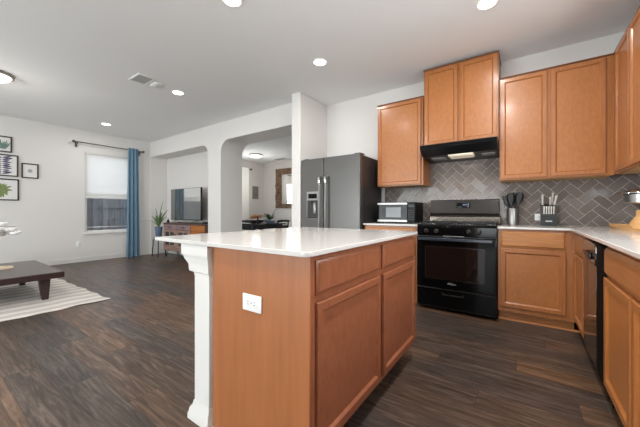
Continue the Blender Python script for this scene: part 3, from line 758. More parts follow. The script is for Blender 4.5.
knife(KX0 + 0.112, KY + 0.055, CT + 0.2105, 0.105, 0.0095, 'steel handled kitchen scissors at the right of the block', None, 'kitchen_scissors', 0.16)

BAMB = mat('pale_bamboo', srgb(222, 176, 116), 0.5, noise=1, nscale=5, stretch=(3, 14, 14), color2=srgb(200, 150, 92))
tr_ = thing('serving_tray', 'pale wooden serving tray on the corner of the right counter', 'tray', (0.80, 3.33, CT))
t = NB(); pl_ = [(0.63, 3.62), (0.92, 3.62), (0.92, 3.05), (0.655, 3.05)]
rings(t, [[(x, y, z) for x, y in pl_] for z in (CT + 0.0005, CT + 0.012)]); obj('base', t, BAMB, tr_)
t = NB()
def wallbar(p, q, out):
    (x0, y0), (x1, y1) = p, q; dx, dy = x1 - x0, y1 - y0; L = math.hypot(dx, dy); nx, ny = -dy / L * 0.01, dx / L * 0.01
    rings(t, [[(x0 + nx, y0 + ny, CT + 0.0125), (x1 + nx, y1 + ny, CT + 0.0125), (x1, y1, CT + 0.0125), (x0, y0, CT + 0.0125)],
              [(x0 + nx - out[0], y0 + ny - out[1], CT + 0.038), (x1 + nx - out[0], y1 + ny - out[1], CT + 0.038), (x1 - out[0], y1 - out[1], CT + 0.038), (x0 - out[0], y0 - out[1], CT + 0.038)]])
wallbar(pl_[1], pl_[0], (0, -0.008)); wallbar(pl_[0], pl_[3], (0.010, 0)); wallbar(pl_[3], pl_[2], (0, 0.008)); wallbar(pl_[2], pl_[1], (-0.004, 0))
obj('rim', t, BAMB, tr_)
GX, GY, GZ = 0.757, 3.31, CT + 0.0125
gd = thing('coffee_dripper_stand', 'pale wooden flared stand with a steel pot top on the tray', 'coffee maker', (GX, GY, GZ))
obj('flared_base', lathe(NB(), [(0.076, GZ + 0.0005), (0.078, GZ + 0.012), (0.074, GZ + 0.03), (0.062, GZ + 0.055), (0.046, GZ + 0.080), (0.036, GZ + 0.098), (0.034, GZ + 0.104), (0.035, GZ + 0.142), (0.031, GZ + 0.146)], GX, GY, 28), BAMB, gd)
obj('stem', lathe(NB(), [(0.014, GZ + 0.1465), (0.014, GZ + 0.195)], GX, GY, 14), BLACKM, gd)
pt = obj('pot', lathe(NB(), [(0.090, GZ + 0.1955), (0.104, GZ + 0.205), (0.107, GZ + 0.268), (0.100, GZ + 0.270)], GX, GY, 32), STEEL, gd)
obj('pot_lid', lathe(NB(), [(0.100, GZ + 0.2705), (0.142, GZ + 0.276), (0.140, GZ + 0.283), (0.10, GZ + 0.292), (0.085, GZ + 0.300), (0.06, GZ + 0.306)], GX, GY, 32), CHROME, pt, 'bright steel lid with a wide rim')

# ------------------------------------------------------------------ living room
CURT = mat('blue_curtain_cloth', srgb(104, 134, 156), 0.85, noise=0.12, nscale=60)
ROD = mat('dark_bronze', srgb(92, 82, 74), 0.35, metal=0.6)
rd = thing('curtain_rod', 'dark bronze curtain rod above the living room window', 'curtain rod', (-7.52, 2.62, 2.497))
t = NB(); tube(t, [(-7.52, 1.99, 2.497), (-7.52, 3.275, 2.497)], 0.011, 10); obj('rod', t, ROD, rd)
for y in (1.97, 3.295): obj('finial', ball(NB(), (-7.52, y, 2.497), 0.030), ROD, rd)
for y in (2.03, 3.235):
    t = NB(); tube(t, [(XL + 0.003, y, 2.46), (-7.52, y, 2.46), (-7.52, y, 2.484)], 0.008, 8); box(t, XL + 0.001, XL + 0.012, y - 0.02, y + 0.02, 2.40, 2.50, bev=0.003)
    obj('bracket', t, ROD, rd)
def curtain(b, x, y0, y1, z0, z1, folds, amp, seed, flare=0.0, th=0.004):
    n = folds * 8; loops = []
    rnd = random.Random(seed); ph = [rnd.uniform(-0.5, 0.5) for _ in range(folds + 1)]
    for j in range(9):
        f = j / 8; z = z1 + (z0 - z1) * f; row = []
        for i in range(n + 1):
            s = i / n; k = s * folds
            a = amp * (0.75 + 0.5 * f) * math.sin(2 * PI * k + 0.6 * ph[int(min(k, folds))] * f)
            ye = y0 - flare * f + (y1 - y0 + 2 * flare * f) * s
            row.append((x + a, ye + 0.012 * math.sin(4 * PI * k) * f, z))
        loops.append(row + [(p[0] + th, p[1], p[2]) for p in row[::-1]])
    rings(b, loops)
cu_ = NB(); curtain(cu_, -7.474, 2.945, 3.165, 0.003, 2.533, 3, 0.022, 3, 0.03)
# grommet top: curtain hangs around the rod
single('curtain', cu_, CURT, 'blue floor length curtain right of the living room window', 'curtain', (-7.474, 3.06, 0.003))
bl = thing('roller_blind', 'white blind lowered over the upper living room window', 'blind', (XL - 0.02, 2.63, 1.35))
BLM = bpy.data.materials.new('blind_cloth'); BLM.use_nodes = True; nt = BLM.node_tree; p_ = nt.nodes['Principled BSDF']
p_.inputs['Base Color'].default_value = srgb(246, 246, 244); p_.inputs['Roughness'].default_value = 0.9
trl = nt.nodes.new('ShaderNodeBsdfTranslucent'); trl.inputs[0].default_value = (0.95, 0.95, 0.95, 1); mxs = nt.nodes.new('ShaderNodeMixShader'); mxs.inputs[0].default_value = 0.5
nt.links.new(p_.outputs[0], mxs.inputs[1]); nt.links.new(trl.outputs[0], mxs.inputs[2]); nt.links.new(mxs.outputs[0], nt.nodes['Material Output'].inputs[0])
obj('cloth', bx(XL - 0.026, XL - 0.022, WY0 + 0.008, WY1 - 0.008, 1.372, WZ1 - 0.035), BLM, bl)
obj('bottom_rail', bx(XL - 0.034, XL - 0.012, WY0 + 0.006, WY1 - 0.006, 1.345, 1.371, bev=0.004), WHITE, bl)
obj('head_rail', bx(XL - 0.044, XL - 0.006, WY0 + 0.004, WY1 - 0.004, WZ1 - 0.034, WZ1 - 0.002, bev=0.004), WHITE, bl)

def outlet_x(x, y, z, label):
    o = thing('electrical_outlet', label, 'outlet', (x, y, z - 0.058))
    obj('cover_plate', bx(x, x + 0.006, y - 0.036, y + 0.036, z - 0.058, z + 0.058, bev=0.002), TRIMW, o)
    for s in (-1, 1): obj('receptacle', bx(x + 0.0062, x + 0.008, y - 0.015, y + 0.015, z + s * 0.022 - 0.014, z + s * 0.022 + 0.014, bev=0.001), TRIMW, o)
outlet_x(XL + 0.0005, 2.066, 0.38, 'white outlet on the wall left of the living room window')

PF = mat('dark_picture_frame', srgb(52, 42, 40), 0.4)
PM = mat('picture_mat_board', srgb(226, 224, 222), 0.6)
def leaf_poly(b, x, y, z, ang, L, w):
    pts = []
    for k in range(9):
        f = k / 8; r = w * math.sin(PI * f) ** 0.8
        pts.append((f * L, r))
    pts += [(f * L, -w * math.sin(PI * f) ** 0.8) for f in [k / 8 for k in range(7, 0, -1)]]
    ca, sa = math.cos(ang), math.sin(ang)
    P = [(y + a * ca - c * sa, z + a * sa + c * ca) for a, c in pts]
    rings(b, [[(x, u, v) for u, v in P], [(x + 0.0008, u, v) for u, v in P]])
def picture(y0, y1, z0, z1, label, art):
    o = thing('framed_picture', label, 'picture', (XL, (y0 + y1) / 2, z0), 'framed plant pictures on the living room wall')
    b = NB(); frame_yz(b, XL + 0.001, XL + 0.022, y0, y1, z0, z1, 0.020, 0.002); obj('frame', b, PF, o)
    obj('print', bx(XL + 0.002, XL + 0.010, y0 + 0.021, y1 - 0.021, z0 + 0.021, z1 - 0.021), PM, o)
    b = NB(); m = art(b, (y0 + y1) / 2, (z0 + z1) / 2, y1 - y0, z1 - z0); obj('artwork', b, m, o)
rnd = random.Random(5)
def art_agave(b, y, z, w, h):
    for k in range(11): leaf_poly(b, XL + 0.0105 + k * 0.0003, y + (k - 5) * w * 0.035, z - h * 0.33, PI / 2 - (k - 5) * 0.10, h * (0.48 + 0.07 * (k % 3)), w * 0.035)
    return mat('teal_leaf_print', srgb(120, 150, 138), 0.6, noise=0.4, nscale=30)
def art_purple(b, y, z, w, h):
    for k in range(9):
        for s in (-1, 1): leaf_poly(b, XL + 0.0105 + k * 0.0003, y + w * 0.05, z - h * 0.40 + k * h * 0.09, s * 0.35 + (PI if s < 0 else 0), w * rnd.uniform(0.22, 0.32), h * rnd.uniform(0.028, 0.045))
    return mat('purple_leaf_print', srgb(92, 84, 116), 0.6, noise=0.4, nscale=30)
def art_green(b, y, z, w, h):
    for k in range(16): leaf_poly(b, XL + 0.0105 + k * 0.0002, y, z, k * 2 * PI / 16 + rnd.uniform(-.1, .1), w * rnd.uniform(0.24, 0.34), h * 0.05)
    return mat('green_leaf_print', srgb(140, 158, 98), 0.6, noise=0.5, nscale=30)
def art_small(b, y, z, w, h):
    for k in range(9): leaf_poly(b, XL + 0.0105 + k * 0.0003, y, z, k * 2 * PI / 9, w * 0.16, h * 0.045)
    return mat('grey_sketch_print', srgb(176, 178, 178), 0.6, noise=0.3, nscale=60)
picture(0.82, 1.11, 2.124, 2.41, 'dark framed picture of teal spiky leaves, topmost on the wall', art_agave)
picture(0.73, 1.19, 1.695, 2.085, 'dark framed picture of purple leaves in the middle of the left column', art_purple)
picture(0.73, 1.198, 1.26, 1.65, 'dark framed picture of a green rosette, lowest on the wall', art_green)
picture(1.228, 1.461, 1.684, 1.962, 'small dark framed picture of a pale grey sketch, rightmost of the wall group', art_small)

RUG1, RUG2 = srgb(226, 219, 212), srgb(198, 191, 185)
RUG = bpy.data.materials.new('striped_rug_weave'); RUG.use_nodes = True; nt = RUG.node_tree; p_ = nt.nodes['Principled BSDF']; p_.inputs['Roughness'].default_value = 0.95
tc = nt.nodes.new('ShaderNodeTexCoord'); wv = nt.nodes.new('ShaderNodeTexWave'); wv.wave_type = 'BANDS'; wv.bands_direction = 'X'
wv.inputs['Scale'].default_value = 1.7; wv.inputs['Distortion'].default_value = 1.2; wv.inputs['Detail'].default_value = 2; wv.inputs['Detail Scale'].default_value = 3
rp = nt.nodes.new('ShaderNodeValToRGB'); rp.color_ramp.elements[0].position = 0.35; rp.color_ramp.elements[0].color = RUG1; rp.color_ramp.elements[1].position = 0.6; rp.color_ramp.elements[1].color = RUG2
nt.links.new(tc.outputs['Object'], wv.inputs[0]); nt.links.new(wv.outputs['Fac'], rp.inputs[0]); nt.links.new(rp.outputs[0], p_.inputs['Base Color'])
rb = NB(); t = bmesh.new()
N1, N2 = 60, 40; grid = []
for i in range(N1 + 1):
    row = []
    for j in range(N2 + 1):
        y = -1.3 + 2.72 * i / N1; x = -6.75 + 2.65 * j / N2
        ex = 0.012 * math.sin(y * 21) + 0.008 * math.sin(y * 9 + 1) if j in (0, N2) else 0
        ey = 0.012 * math.sin(x * 15) if i in (0, N1) else 0
        zz = 0.008 + 0.0025 * math.sin(x * 7 + y * 3) + 0.002 * math.sin(y * 12)
        row.append(t.verts.new((x + ex, y + ey + 0.02 * (x + 4), zz)))
    grid.append(row)
for i in range(N1):
    for j in range(N2): t.faces.new((grid[i][j], grid[i][j + 1], grid[i + 1][j + 1], grid[i + 1][j]))
r_ = bmesh.ops.extrude_face_region(t, geom=t.faces[:])
bmesh.ops.translate(t, vec=(0, 0, -0.0028), verts=[v for v in r_['geom'] if isinstance(v, bmesh.types.BMVert)])
for v in t.verts:
    pass
merge(rb, t)
single('area_rug', rb, RUG, 'pale striped flatweave rug under the low coffee table', 'rug')

TBW = mat('dark_walnut', srgb(58, 33, 28), 0.35, noise=1, nscale=4, stretch=(2, 14, 14), color2=srgb(38, 25, 23), coat=0.2)
TBT = mat('greyish_walnut_top', srgb(92, 80, 74), 0.34, noise=1, nscale=4, stretch=(14, 2, 14), color2=srgb(74, 64, 60), coat=0.15)  # greyer and lighter than the slab under it
tb = thing('coffee_table', 'low dark walnut coffee table standing on the rug', 'table', (-5.3, 0.4, 0.012))
TZ = 0.332
obj('tabletop', bx(-6.02, -4.59, -0.55, 1.115, TZ - 0.072, TZ - 0.0015, bev=0.006), TBW, tb)
obj('top_surface', bx(-6.005, -4.605, -0.535, 1.10, TZ - 0.001, TZ, bev=0.0003), TBT, tb, 'greyish top')
for x in (-4.70, -5.86):
    for y in (0.95, -0.40):
        s = 1 if y > 0 else -1
        t = NB(); rings(t, [[(x + a * r + e * o, y + b_ * r + s * o * 0.5, z) for a, b_ in ((-1, -1), (1, -1), (1, 1), (-1, 1))] for e in ((1 if x > -5.3 else -1),) for r, o, z in ((0.028, 0.012, 0.0125), (0.050, 0.0, TZ - 0.0725))])
        obj('leg', t, TBW, tb)
bd = thing('serving_board', 'pale wooden board lying on the dark coffee table', 'tray', (-5.45, 0.55, TZ))
t = NB(); pts = [(-5.62, 0.24), (-5.36, 0.24), (-5.30, 0.62), (-5.36, 0.80), (-5.50, 0.80), (-5.64, 0.62)]
rings(t, [[(x, y, z) for x, y in pts] for z in (TZ + 0.0008, TZ + 0.020)]); obj('slab', t, mat('pale_board_wood', srgb(238, 216, 188), 0.6, noise=0.2, nscale=10), bd)
vs = thing('flower_vase', 'white flower sprays in a pale vase on the coffee table', 'vase', (-5.25, 0.02, TZ))
VX, VY = -5.25, 0.02
obj('vase', lathe(NB(), [(0.05, TZ + 0.0008), (0.075, TZ + 0.05), (0.07, TZ + 0.14), (0.035, TZ + 0.21), (0.032, TZ + 0.23), (0.038, TZ + 0.245), (0.028, TZ + 0.24)], VX, VY, 24), mat('pale_ceramic', srgb(220, 216, 208), 0.4), vs)
STEM = mat('flower_stem', srgb(110, 112, 90), 0.7); PET = mat('white_petal', srgb(250, 250, 250), 0.6)
fl_rnd = random.Random(11)
for (ex, ey, ez, lab) in ((0.05, 0.77, 0.87, 1), (-0.10, 0.64, 0.80, 2), (0.10, 0.62, 0.90, 3), (-0.2, -0.4, 0.95, 4)):
    a = Vector((VX, VY, TZ + 0.24)); e = Vector((VX + ex, VY + ey, ez))
    mid = a.lerp(e, 0.45) + Vector((0, 0, 0.22))
    pts = [a * (1 - f) ** 2 + mid * 2 * f * (1 - f) + e * f * f for f in [k / 10 for k in range(11)]]
    t = NB(); tube(t, pts, 0.003, 6); s_ = obj('flower_stem', t, STEM, vs)
    t = NB()
    for q in pts[6:]:
        for k in range(4):
            c0 = q + Vector((fl_rnd.uniform(-.06, .06), fl_rnd.uniform(-.04, .04), fl_rnd.uniform(-.08, .07)))
            for m_ in range(5):
                an = m_ * 2 * PI / 5
                ball(t, c0 + Vector((0.024 * math.cos(an), 0.024 * math.sin(an), fl_rnd.uniform(-.004, .004))), 0.022, (1, 1, 0.8), 8, 5)
    obj('blossoms', t, PET, s_)
pf = NB(); lathe(pf, [(0.27, 0.0135), (0.30, 0.05), (0.32, 0.17), (0.30, 0.31), (0.25, 0.355), (0.1, 0.365)], -6.62, 0.50, 32)
single('pouf', pf, mat('grey_pouf_cloth', srgb(140, 140, 144), 0.9, noise=0.2, nscale=40), 'round grey pouf at the left picture edge behind the coffee table', 'ottoman')

# media console, TV, plant
TEAL = mat('distressed_mixed_wood', srgb(168, 134, 112), 0.6, noise=1, nscale=3, stretch=(2, 8, 8), color2=srgb(122, 100, 96))
MAUVE = mat('distressed_mauve_wood', srgb(152, 126, 122), 0.6, noise=1, nscale=6, stretch=(2, 8, 8), color2=srgb(118, 100, 106))
ORNG = mat('warm_orange_wood', srgb(190, 114, 48), 0.5, noise=1, nscale=5, stretch=(2, 10, 10), color2=srgb(140, 78, 34))
DKW = mat('dark_weathered_wood', srgb(88, 66, 56), 0.6, noise=0.3, nscale=8)
KF = 3.44
ck = thing('media_console', 'distressed patchwork wood media console under the television', 'cabinet', (-6.08, 3.62, 0))
obj('body', bx(-6.86, -5.225, KF + 0.012, 3.82, 0.17, 0.775), DKW, ck)
obj('top', bx(-6.875, -5.21, KF - 0.008, 3.83, 0.7755, 0.803, bev=0.003), DKW, ck)
for k in range(2):
    x0 = -6.845 + k * 0.555
    d_ = obj('drawer', bx(x0, x0 + 0.54, KF - 0.004, KF + 0.011, 0.655, 0.765, bev=0.003), MAUVE, ck)
    obj('handle', bx(x0 + 0.20, x0 + 0.34, KF - 0.016, KF - 0.0045, 0.70, 0.72, bev=0.003), BLACKM, d_)
for k in range(2):
    x0 = -6.845 + k * 0.555
    b = NB()
    for (a_, e_, z0, z1) in ((x0, x0 + 0.54, 0.18, 0.30), (x0, x0 + 0.54, 0.60, 0.645), (x0, x0 + 0.07, 0.30, 0.60), (x0 + 0.45, x0 + 0.54, 0.30, 0.60)): box(b, a_, e_, KF - 0.004, KF + 0.011, z0, z1, 0.002)
    box(b, x0 + 0.25, x0 + 0.28, KF - 0.002, KF + 0.010, 0.30, 0.60)
    d_ = obj('door', b, TEAL, ck); obj('dark_pane', bx(x0 + 0.07, x0 + 0.45, KF + 0.006, KF + 0.009, 0.30, 0.60), mat('smoked_pane', srgb(70, 66, 66), 0.2), d_)
    obj('latch', bx(x0 + 0.46, x0 + 0.53, KF - 0.012, KF - 0.0045, 0.44, 0.56, bev=0.002), BLACKM, d_)
for k in range(4):
    d_ = obj('drawer', bx(-5.735, -5.24, KF - 0.004, KF + 0.011, 0.645 - k * 0.155, 0.765 - k * 0.155 + 0.02 * (k > 0), bev=0.003), ORNG, ck)
for x, s in ((-6.80, -1), (-5.30, 1)):
    for y in (KF + 0.05, 3.77):
        t = NB(); tube(t, [(x - 0.05, y, 0.1695), (x + s * 0.03, y, 0.006), (x + s * 0.03 + 0.001, y, 0.004), (x + 0.06, y, 0.1695)], 0.0075, 8)
        obj('hairpin_leg', t, BLACKM, ck)
tv = thing('television', 'flat television on the media console in the wall niche', 'television', (-6.17, 3.63, 0.804))
obj('panel', bx(-6.86, -5.64, 3.615, 3.655, 0.868, 1.582, bev=0.004), BLACKS, tv)
obj('screen', bx(-6.85, -5.65, 3.6125, 3.6147, 0.885, 1.574), mat('tv_screen_glass', srgb(205, 203, 200), 0.04, metal=0.9), tv)
obj('lower_bezel', bx(-6.86, -5.64, 3.610, 3.6147, 0.868, 0.882, bev=0.001), STEELH, tv)
for x in (-6.66, -5.84):
    t = NB(); tube(t, [(x - 0.06, 3.56, 0.8095), (x, 3.63, 0.872), (x + 0.01, 3.636, 0.872), (x + 0.06, 3.70, 0.8095)], 0.005, 6); tube(t, [(x + 0.09, 3.56, 0.8095), (x, 3.63, 0.872), (x - 0.06, 3.70, 0.8095)], 0.005, 6)
    obj('foot', t, BLACKM, tv)
obj('rear_housing', bx(-6.60, -5.90, 3.6555, 3.69, 0.92, 1.30, bev=0.008), BLACKM, tv)
single('set_top_box', bx(-5.45, -5.33, 3.52, 3.62, 0.8035, 0.845, bev=0.004), BLACKM, 'small dark box at the right end of the media console', 'media box')
single('small_bottle', lathe(NB(), [(0.03, 0.8035), (0.034, 0.83), (0.02, 0.86), (0.008, 0.875), (0.008, 0.91)], -6.80, 3.52, 14), BLACKM, 'small dark bottle at the left end of the media console', 'bottle')

PX, PY, PZ = -6.985, 3.395, 0.463
st = thing('plant_stand', 'black bent leg plant stand left of the media console', 'stand', (PX, PY, 0))
obj('top', lathe(NB(), [(0.10, PZ - 0.018), (0.105, PZ - 0.014), (0.105, PZ - 0.004), (0.10, PZ - 0.001)], PX, PY, 24), BLACKM, st)
for k in range(3):
    a = math.radians(210 + 120 * k)
    q = lambda r, z: (PX + r * math.cos(a), PY + r * math.sin(a), z)
    t = NB(); tube(t, [q(0.06, PZ - 0.024), q(0.10, PZ - 0.03), q(0.128, PZ - 0.07), q(0.14, PZ - 0.2), q(0.155, 0.1), q(0.165, 0.009)], 0.011, 8); obj('leg', t, BLACKM, st)
pp = thing('potted_plant', 'leafy green plant in a blue grey pot on the plant stand', 'plant', (PX, PY, PZ))
po = obj('pot', lathe(NB(), [(0.056, PZ + 0.0005), (0.062, PZ + 0.01), (0.082, PZ + 0.235), (0.084, PZ + 0.245), (0.078, PZ + 0.245), (0.074, PZ + 0.21)], PX, PY, 24), mat('blue_grey_glaze', srgb(92, 112, 136), 0.4), pp)
LEAF = mat('strap_leaf', srgb(86, 112, 66), 0.45, noise=0.35, nscale=14)
def blade(parent, base, direction, reach, height, droop, w, facing):
    """a strap leaf: runs out by reach along direction, rises by height, sags by droop; facing turns its broad side"""
    t = NB(); loops = []; dv = Vector((math.cos(direction), math.sin(direction), 0)); side = Vector((math.cos(facing), math.sin(facing), 0))
    for k in range(13):
        f = k / 12
        c0 = Vector(base) + dv * (reach * (0.35 * f + 0.65 * f * f)) + Vector((0, 0, height * f - droop * f ** 3))
        ww = w * max(0.10, math.sin(PI * (0.14 + 0.84 * f)) ** 0.7)
        n = side.cross(Vector((dv.x * reach * (0.35 + 1.3 * f), dv.y * reach * (0.35 + 1.3 * f), height - 3 * droop * f * f + 1e-4)).normalized())
        loops.append([c0 - side * ww, c0 - n * ww * 0.3, c0 + side * ww, c0 - n * (ww * 0.3 - 0.005)])
    rings(t, loops); obj('leaf', t, LEAF, parent)
pb = (PX, PY, PZ + 0.225)
RT = 0.6118                                             # heading of the wall niche's right hand side
for dr__, reach, height, droop, w, face in (
        (RT, 0.10, 0.62, 0.0, 0.016, RT), (RT + 0.3, 0.05, 0.36, 0.0, 0.034, RT + 0.2), (RT - 0.2, 0.26, 0.46, 0.04, 0.019, RT + 0.5), (RT + PI, 0.46, 0.34, 0.22, 0.020, RT + PI / 2),
        (RT + PI - 0.4, 0.11, 0.46, 0.0, 0.012, RT), (RT + PI / 2, 0.16, 0.40, 0.05, 0.02, RT), (RT - PI / 2, 0.14, 0.34, 0.05, 0.024, RT), (RT + 0.1, 0.18, 0.30, 0.04, 0.02, RT + 0.8), (RT + PI + 0.5, 0.14, 0.30, 0.03, 0.024, RT + 0.4)):
    blade(pp, pb, dr__, reach, height, droop, w, face)

# ------------------------------------------------------------------ dining room beyond the arch
DBK = mat('black_painted_wood', srgb(24, 24, 28), 0.4)
dt = thing('dining_table', 'black dining table seen through the arched opening', 'table', (-5.6, 5.2, 0))
obj('tabletop', bx(-6.25, -5.05, 4.76, 5.66, 0.728, 0.760, bev=0.004), DBK, dt)
ap = NB(); box(ap, -6.18, -5.10, 4.83, 4.855, 0.64, 0.727); box(ap, -6.18, -5.10, 5.565, 5.59, 0.64, 0.727); box(ap, -6.18, -6.155, 4.856, 5.564, 0.64, 0.727); box(ap, -5.125, -5.10, 4.856, 5.564, 0.64, 0.727)
obj('apron', ap, DBK, dt)
for x in (-6.15, -5.13):
    for y in (4.86, 5.56): obj('leg', bx(x - 0.04, x + 0.04, y - 0.04, y + 0.04, 0.001, 0.639), DBK, dt)
ch = thing('dining_chair', 'black open back dining chair at the near left side of the table', 'chair', (0, 0, 0), 'black chairs around the dining table')
for x in (-0.2, 0.2):
    t = NB(); tube(t, [(x, -0.20, 0.001), (x, -0.20, 0.44), (x, -0.225, 0.70), (x, -0.25, 0.858)], 0.019, 6); obj('leg', t, DBK, ch)
    obj('leg', bx(x - 0.02, x + 0.02, 0.17, 0.21, 0.001, 0.43), DBK, ch)
obj('seat', bx(-0.225, 0.225, -0.18, 0.225, 0.431, 0.460, bev=0.008), DBK, ch)
t = NB(); tube(t, [(-0.215, -0.25, 0.838), (-0.1, -0.268, 0.846), (0, -0.273, 0.848), (0.1, -0.268, 0.846), (0.215, -0.25, 0.838)], 0.026, 8); obj('top_rail', t, DBK, ch)
t = NB(); box(t, -0.19, 0.19, -0.245, -0.228, 0.66, 0.745, bev=0.004); obj('back_slat', t, DBK, ch)
t = NB(); box(t, -0.19, 0.19, -0.215, -0.2, 0.54, 0.57); obj('lower_slat', t, DBK, ch)
for x in (-0.2, 0.2): obj('stretcher', bx(x - 0.012, x + 0.012, -0.18, 0.169, 0.20, 0.225), DBK, ch)
ch.location = (-5.00, 4.52, 0)
ce = dup(ch, (-4.75, 4.96, 0), 'black open back dining chair at the right end of the table')
ce.rotation_euler = (0, 0, PI / 2); ce.scale = (0.88, 1, 1)
bw = thing('flower_bowl', 'wide dark rimmed bowl of peach flowers on the dining table', 'bowl', (-5.56, 5.10, 0.7605))
obj('bowl', lathe(NB(), [(0.10, 0.761), (0.14, 0.775), (0.26, 0.845), (0.265, 0.855), (0.25, 0.852), (0.12, 0.79)], -5.56, 5.10, 24), mat('dark_bowl', srgb(104, 82, 66), 0.4), bw)
fr_ = random.Random(9)
PEACH = mat('peach_flower', srgb(224, 150, 116), 0.7, noise=0.4, nscale=25, color2=srgb(206, 176, 130))
for k in range(18):
    a = fr_.uniform(0, 2 * PI); r = fr_.uniform(0.03, 0.18)
    t = NB()
    c0 = Vector((-5.56 + r * math.cos(a), 5.10 + r * math.sin(a), 0.885 + fr_.uniform(0.01, 0.11) * (1 - r * 3.5)))
    for m_ in range(7): ball(t, c0 + Vector((0.028 * math.cos(m_ * PI / 3.5), 0.028 * math.sin(m_ * PI / 3.5), 0)), 0.026, (1, 1, 0.8), 8, 6)
    ball(t, c0 + Vector((0, 0, 0.015)), 0.024, u=8, v=6)
    obj('flower', t, PEACH, bw)
GRN = mat('dining_leaf', srgb(92, 118, 78), 0.6, noise=0.4, nscale=20)
dp_ = thing('table_plant', 'leafy green plant in a low pot on the dining table', 'plant', (-5.42, 5.44, 0.7605))
obj('pot', lathe(NB(), [(0.07, 0.761), (0.09, 0.84), (0.08, 0.838)], -5.42, 5.44, 18), mat('grey_pot', srgb(120, 130, 134), 0.5), dp_)
for k in range(26):
    a = fr_.uniform(0, 2 * PI); t = NB(); L = fr_.uniform(0.16, 0.34)
    loops = []; base = Vector((-5.42, 5.44, 0.835)); up = fr_.uniform(0.5, 1.3)
    s = Vector((-math.sin(a), math.cos(a), 0))
    for j in range(6):
        f = j / 5; c0 = base + Vector((math.cos(a), math.sin(a), 0)) * L * 0.6 * f + Vector((0, 0, L * up * f - 0.10 * f * f))
        w = 0.036 * math.sin(PI * min(0.98, 0.12 + 0.86 * f)); loops.append([c0 - s * w, c0 + s * w, c0 + s * w * 0.9 + Vector((0, 0, 0.003)), c0 - s * w * 0.9 + Vector((0, 0, 0.003))])
    rings(t, loops); obj('leaf', t, GRN, dp_)
single('serving_bowl', lathe(NB(), [(0.06, 0.761), (0.11, 0.79), (0.15, 0.84), (0.155, 0.845), (0.14, 0.84), (0.08, 0.79)], -5.12, 5.16, 24), mat('blue_glazed_bowl', srgb(150, 172, 196), 0.3), 'pale blue bowl beside the plant on the dining table', 'bowl')
t = NB(); lathe(t, [(0.03, 0.761), (0.03, 0.85), (0.012, 0.90), (0.012, 0.95)], -5.24, 4.86, 14)
single('dark_vase', t, DBK, 'slim dark vase between the bowl and the plant', 'vase')

SHEER = mat('white_curtain_cloth', srgb(244, 243, 240), 0.9)
d = thing('curtain_rod', 'dark curtain rod above the dining room window', 'curtain rod', (-7.52, 5.9, 2.48))
t = NB(); tube(t, [(-7.52, 5.05, 2.475), (-7.52, 6.66, 2.475)], 0.012, 8); obj('rod', t, ROD, d)
for y in (5.03, 6.68): obj('finial', ball(NB(), (-7.52, y, 2.475), 0.034), ROD, d)
for y in (5.12, 6.40): t = NB(); tube(t, [(XL + 0.003, y, 2.44), (-7.52, y, 2.44), (-7.52, y, 2.462)], 0.009, 6); obj('bracket', t, ROD, d)
cu_ = NB(); curtain(cu_, -7.474, 6.22, 6.54, 0.003, 2.505, 5, 0.022, 8, 0.02); single('curtain', cu_, SHEER, 'white floor length curtain in the dining room', 'curtain', (-7.474, 6.41, 0.003))
pc = thing('framed_picture', 'small grey picture on the dining room wall beside the curtain', 'picture', (XL, 6.95, 1.5))
b = NB(); frame_yz(b, XL + 0.001, XL + 0.022, 6.82, 7.08, 1.495, 1.93, 0.018, 0.002); obj('frame', b, mat('grey_frame', srgb(128, 122, 118), 0.5), pc)
obj('print', bx(XL + 0.002, XL + 0.012, 6.839, 7.061, 1.514, 1.911), mat('grey_photo_print', srgb(150, 146, 142), 0.5, noise=0.6, nscale=14), pc)
RUST = mat('weathered_brown_wood', srgb(150, 118, 92), 0.7, noise=1, nscale=3.5, stretch=(3, 3, 3), color2=srgb(70, 50, 38))
mr_ = thing('wall_mirror', 'mirror in a thick weathered wood frame on the dining room wall', 'mirror', (-6.4, YD, 1.18))
b = NB(); MA, MB_, M0, M1, mw_ = -6.995, -5.85, 1.185, 2.51, 0.20
box(b, MA, MB_, YD - 0.05, YD - 0.001, M0, M0 + mw_ * 0.7, 0.008); box(b, MA, MB_, YD - 0.05, YD - 0.001, M1 - mw_, M1, 0.008)
for k in range(9):
    z0 = M0 + mw_ * 0.7 + k * (M1 - M0 - 1.7 * mw_) / 9; z1 = M0 + mw_ * 0.7 + (k + 1) * (M1 - M0 - 1.7 * mw_) / 9; j_ = fr_.uniform(-.012, .012)
    box(b, MA + j_, MA + mw_ + 0.05, YD - 0.048 + j_ * 0.3, YD - 0.001, z0 + 0.002, z1 - 0.002, 0.005); box(b, MB_ - mw_ - 0.05, MB_ + j_, YD - 0.048, YD - 0.001, z0 + 0.002, z1 - 0.002, 0.005)
obj('frame', b, RUST, mr_)
obj('mirror_glass', bx(MA + 0.06, MB_ - 0.06, YD - 0.022, YD - 0.018, M0 + 0.06, M1 - 0.06), mat('mirror_silver', (0.9, 0.9, 0.9, 1), 0.01, metal=1.0), mr_)

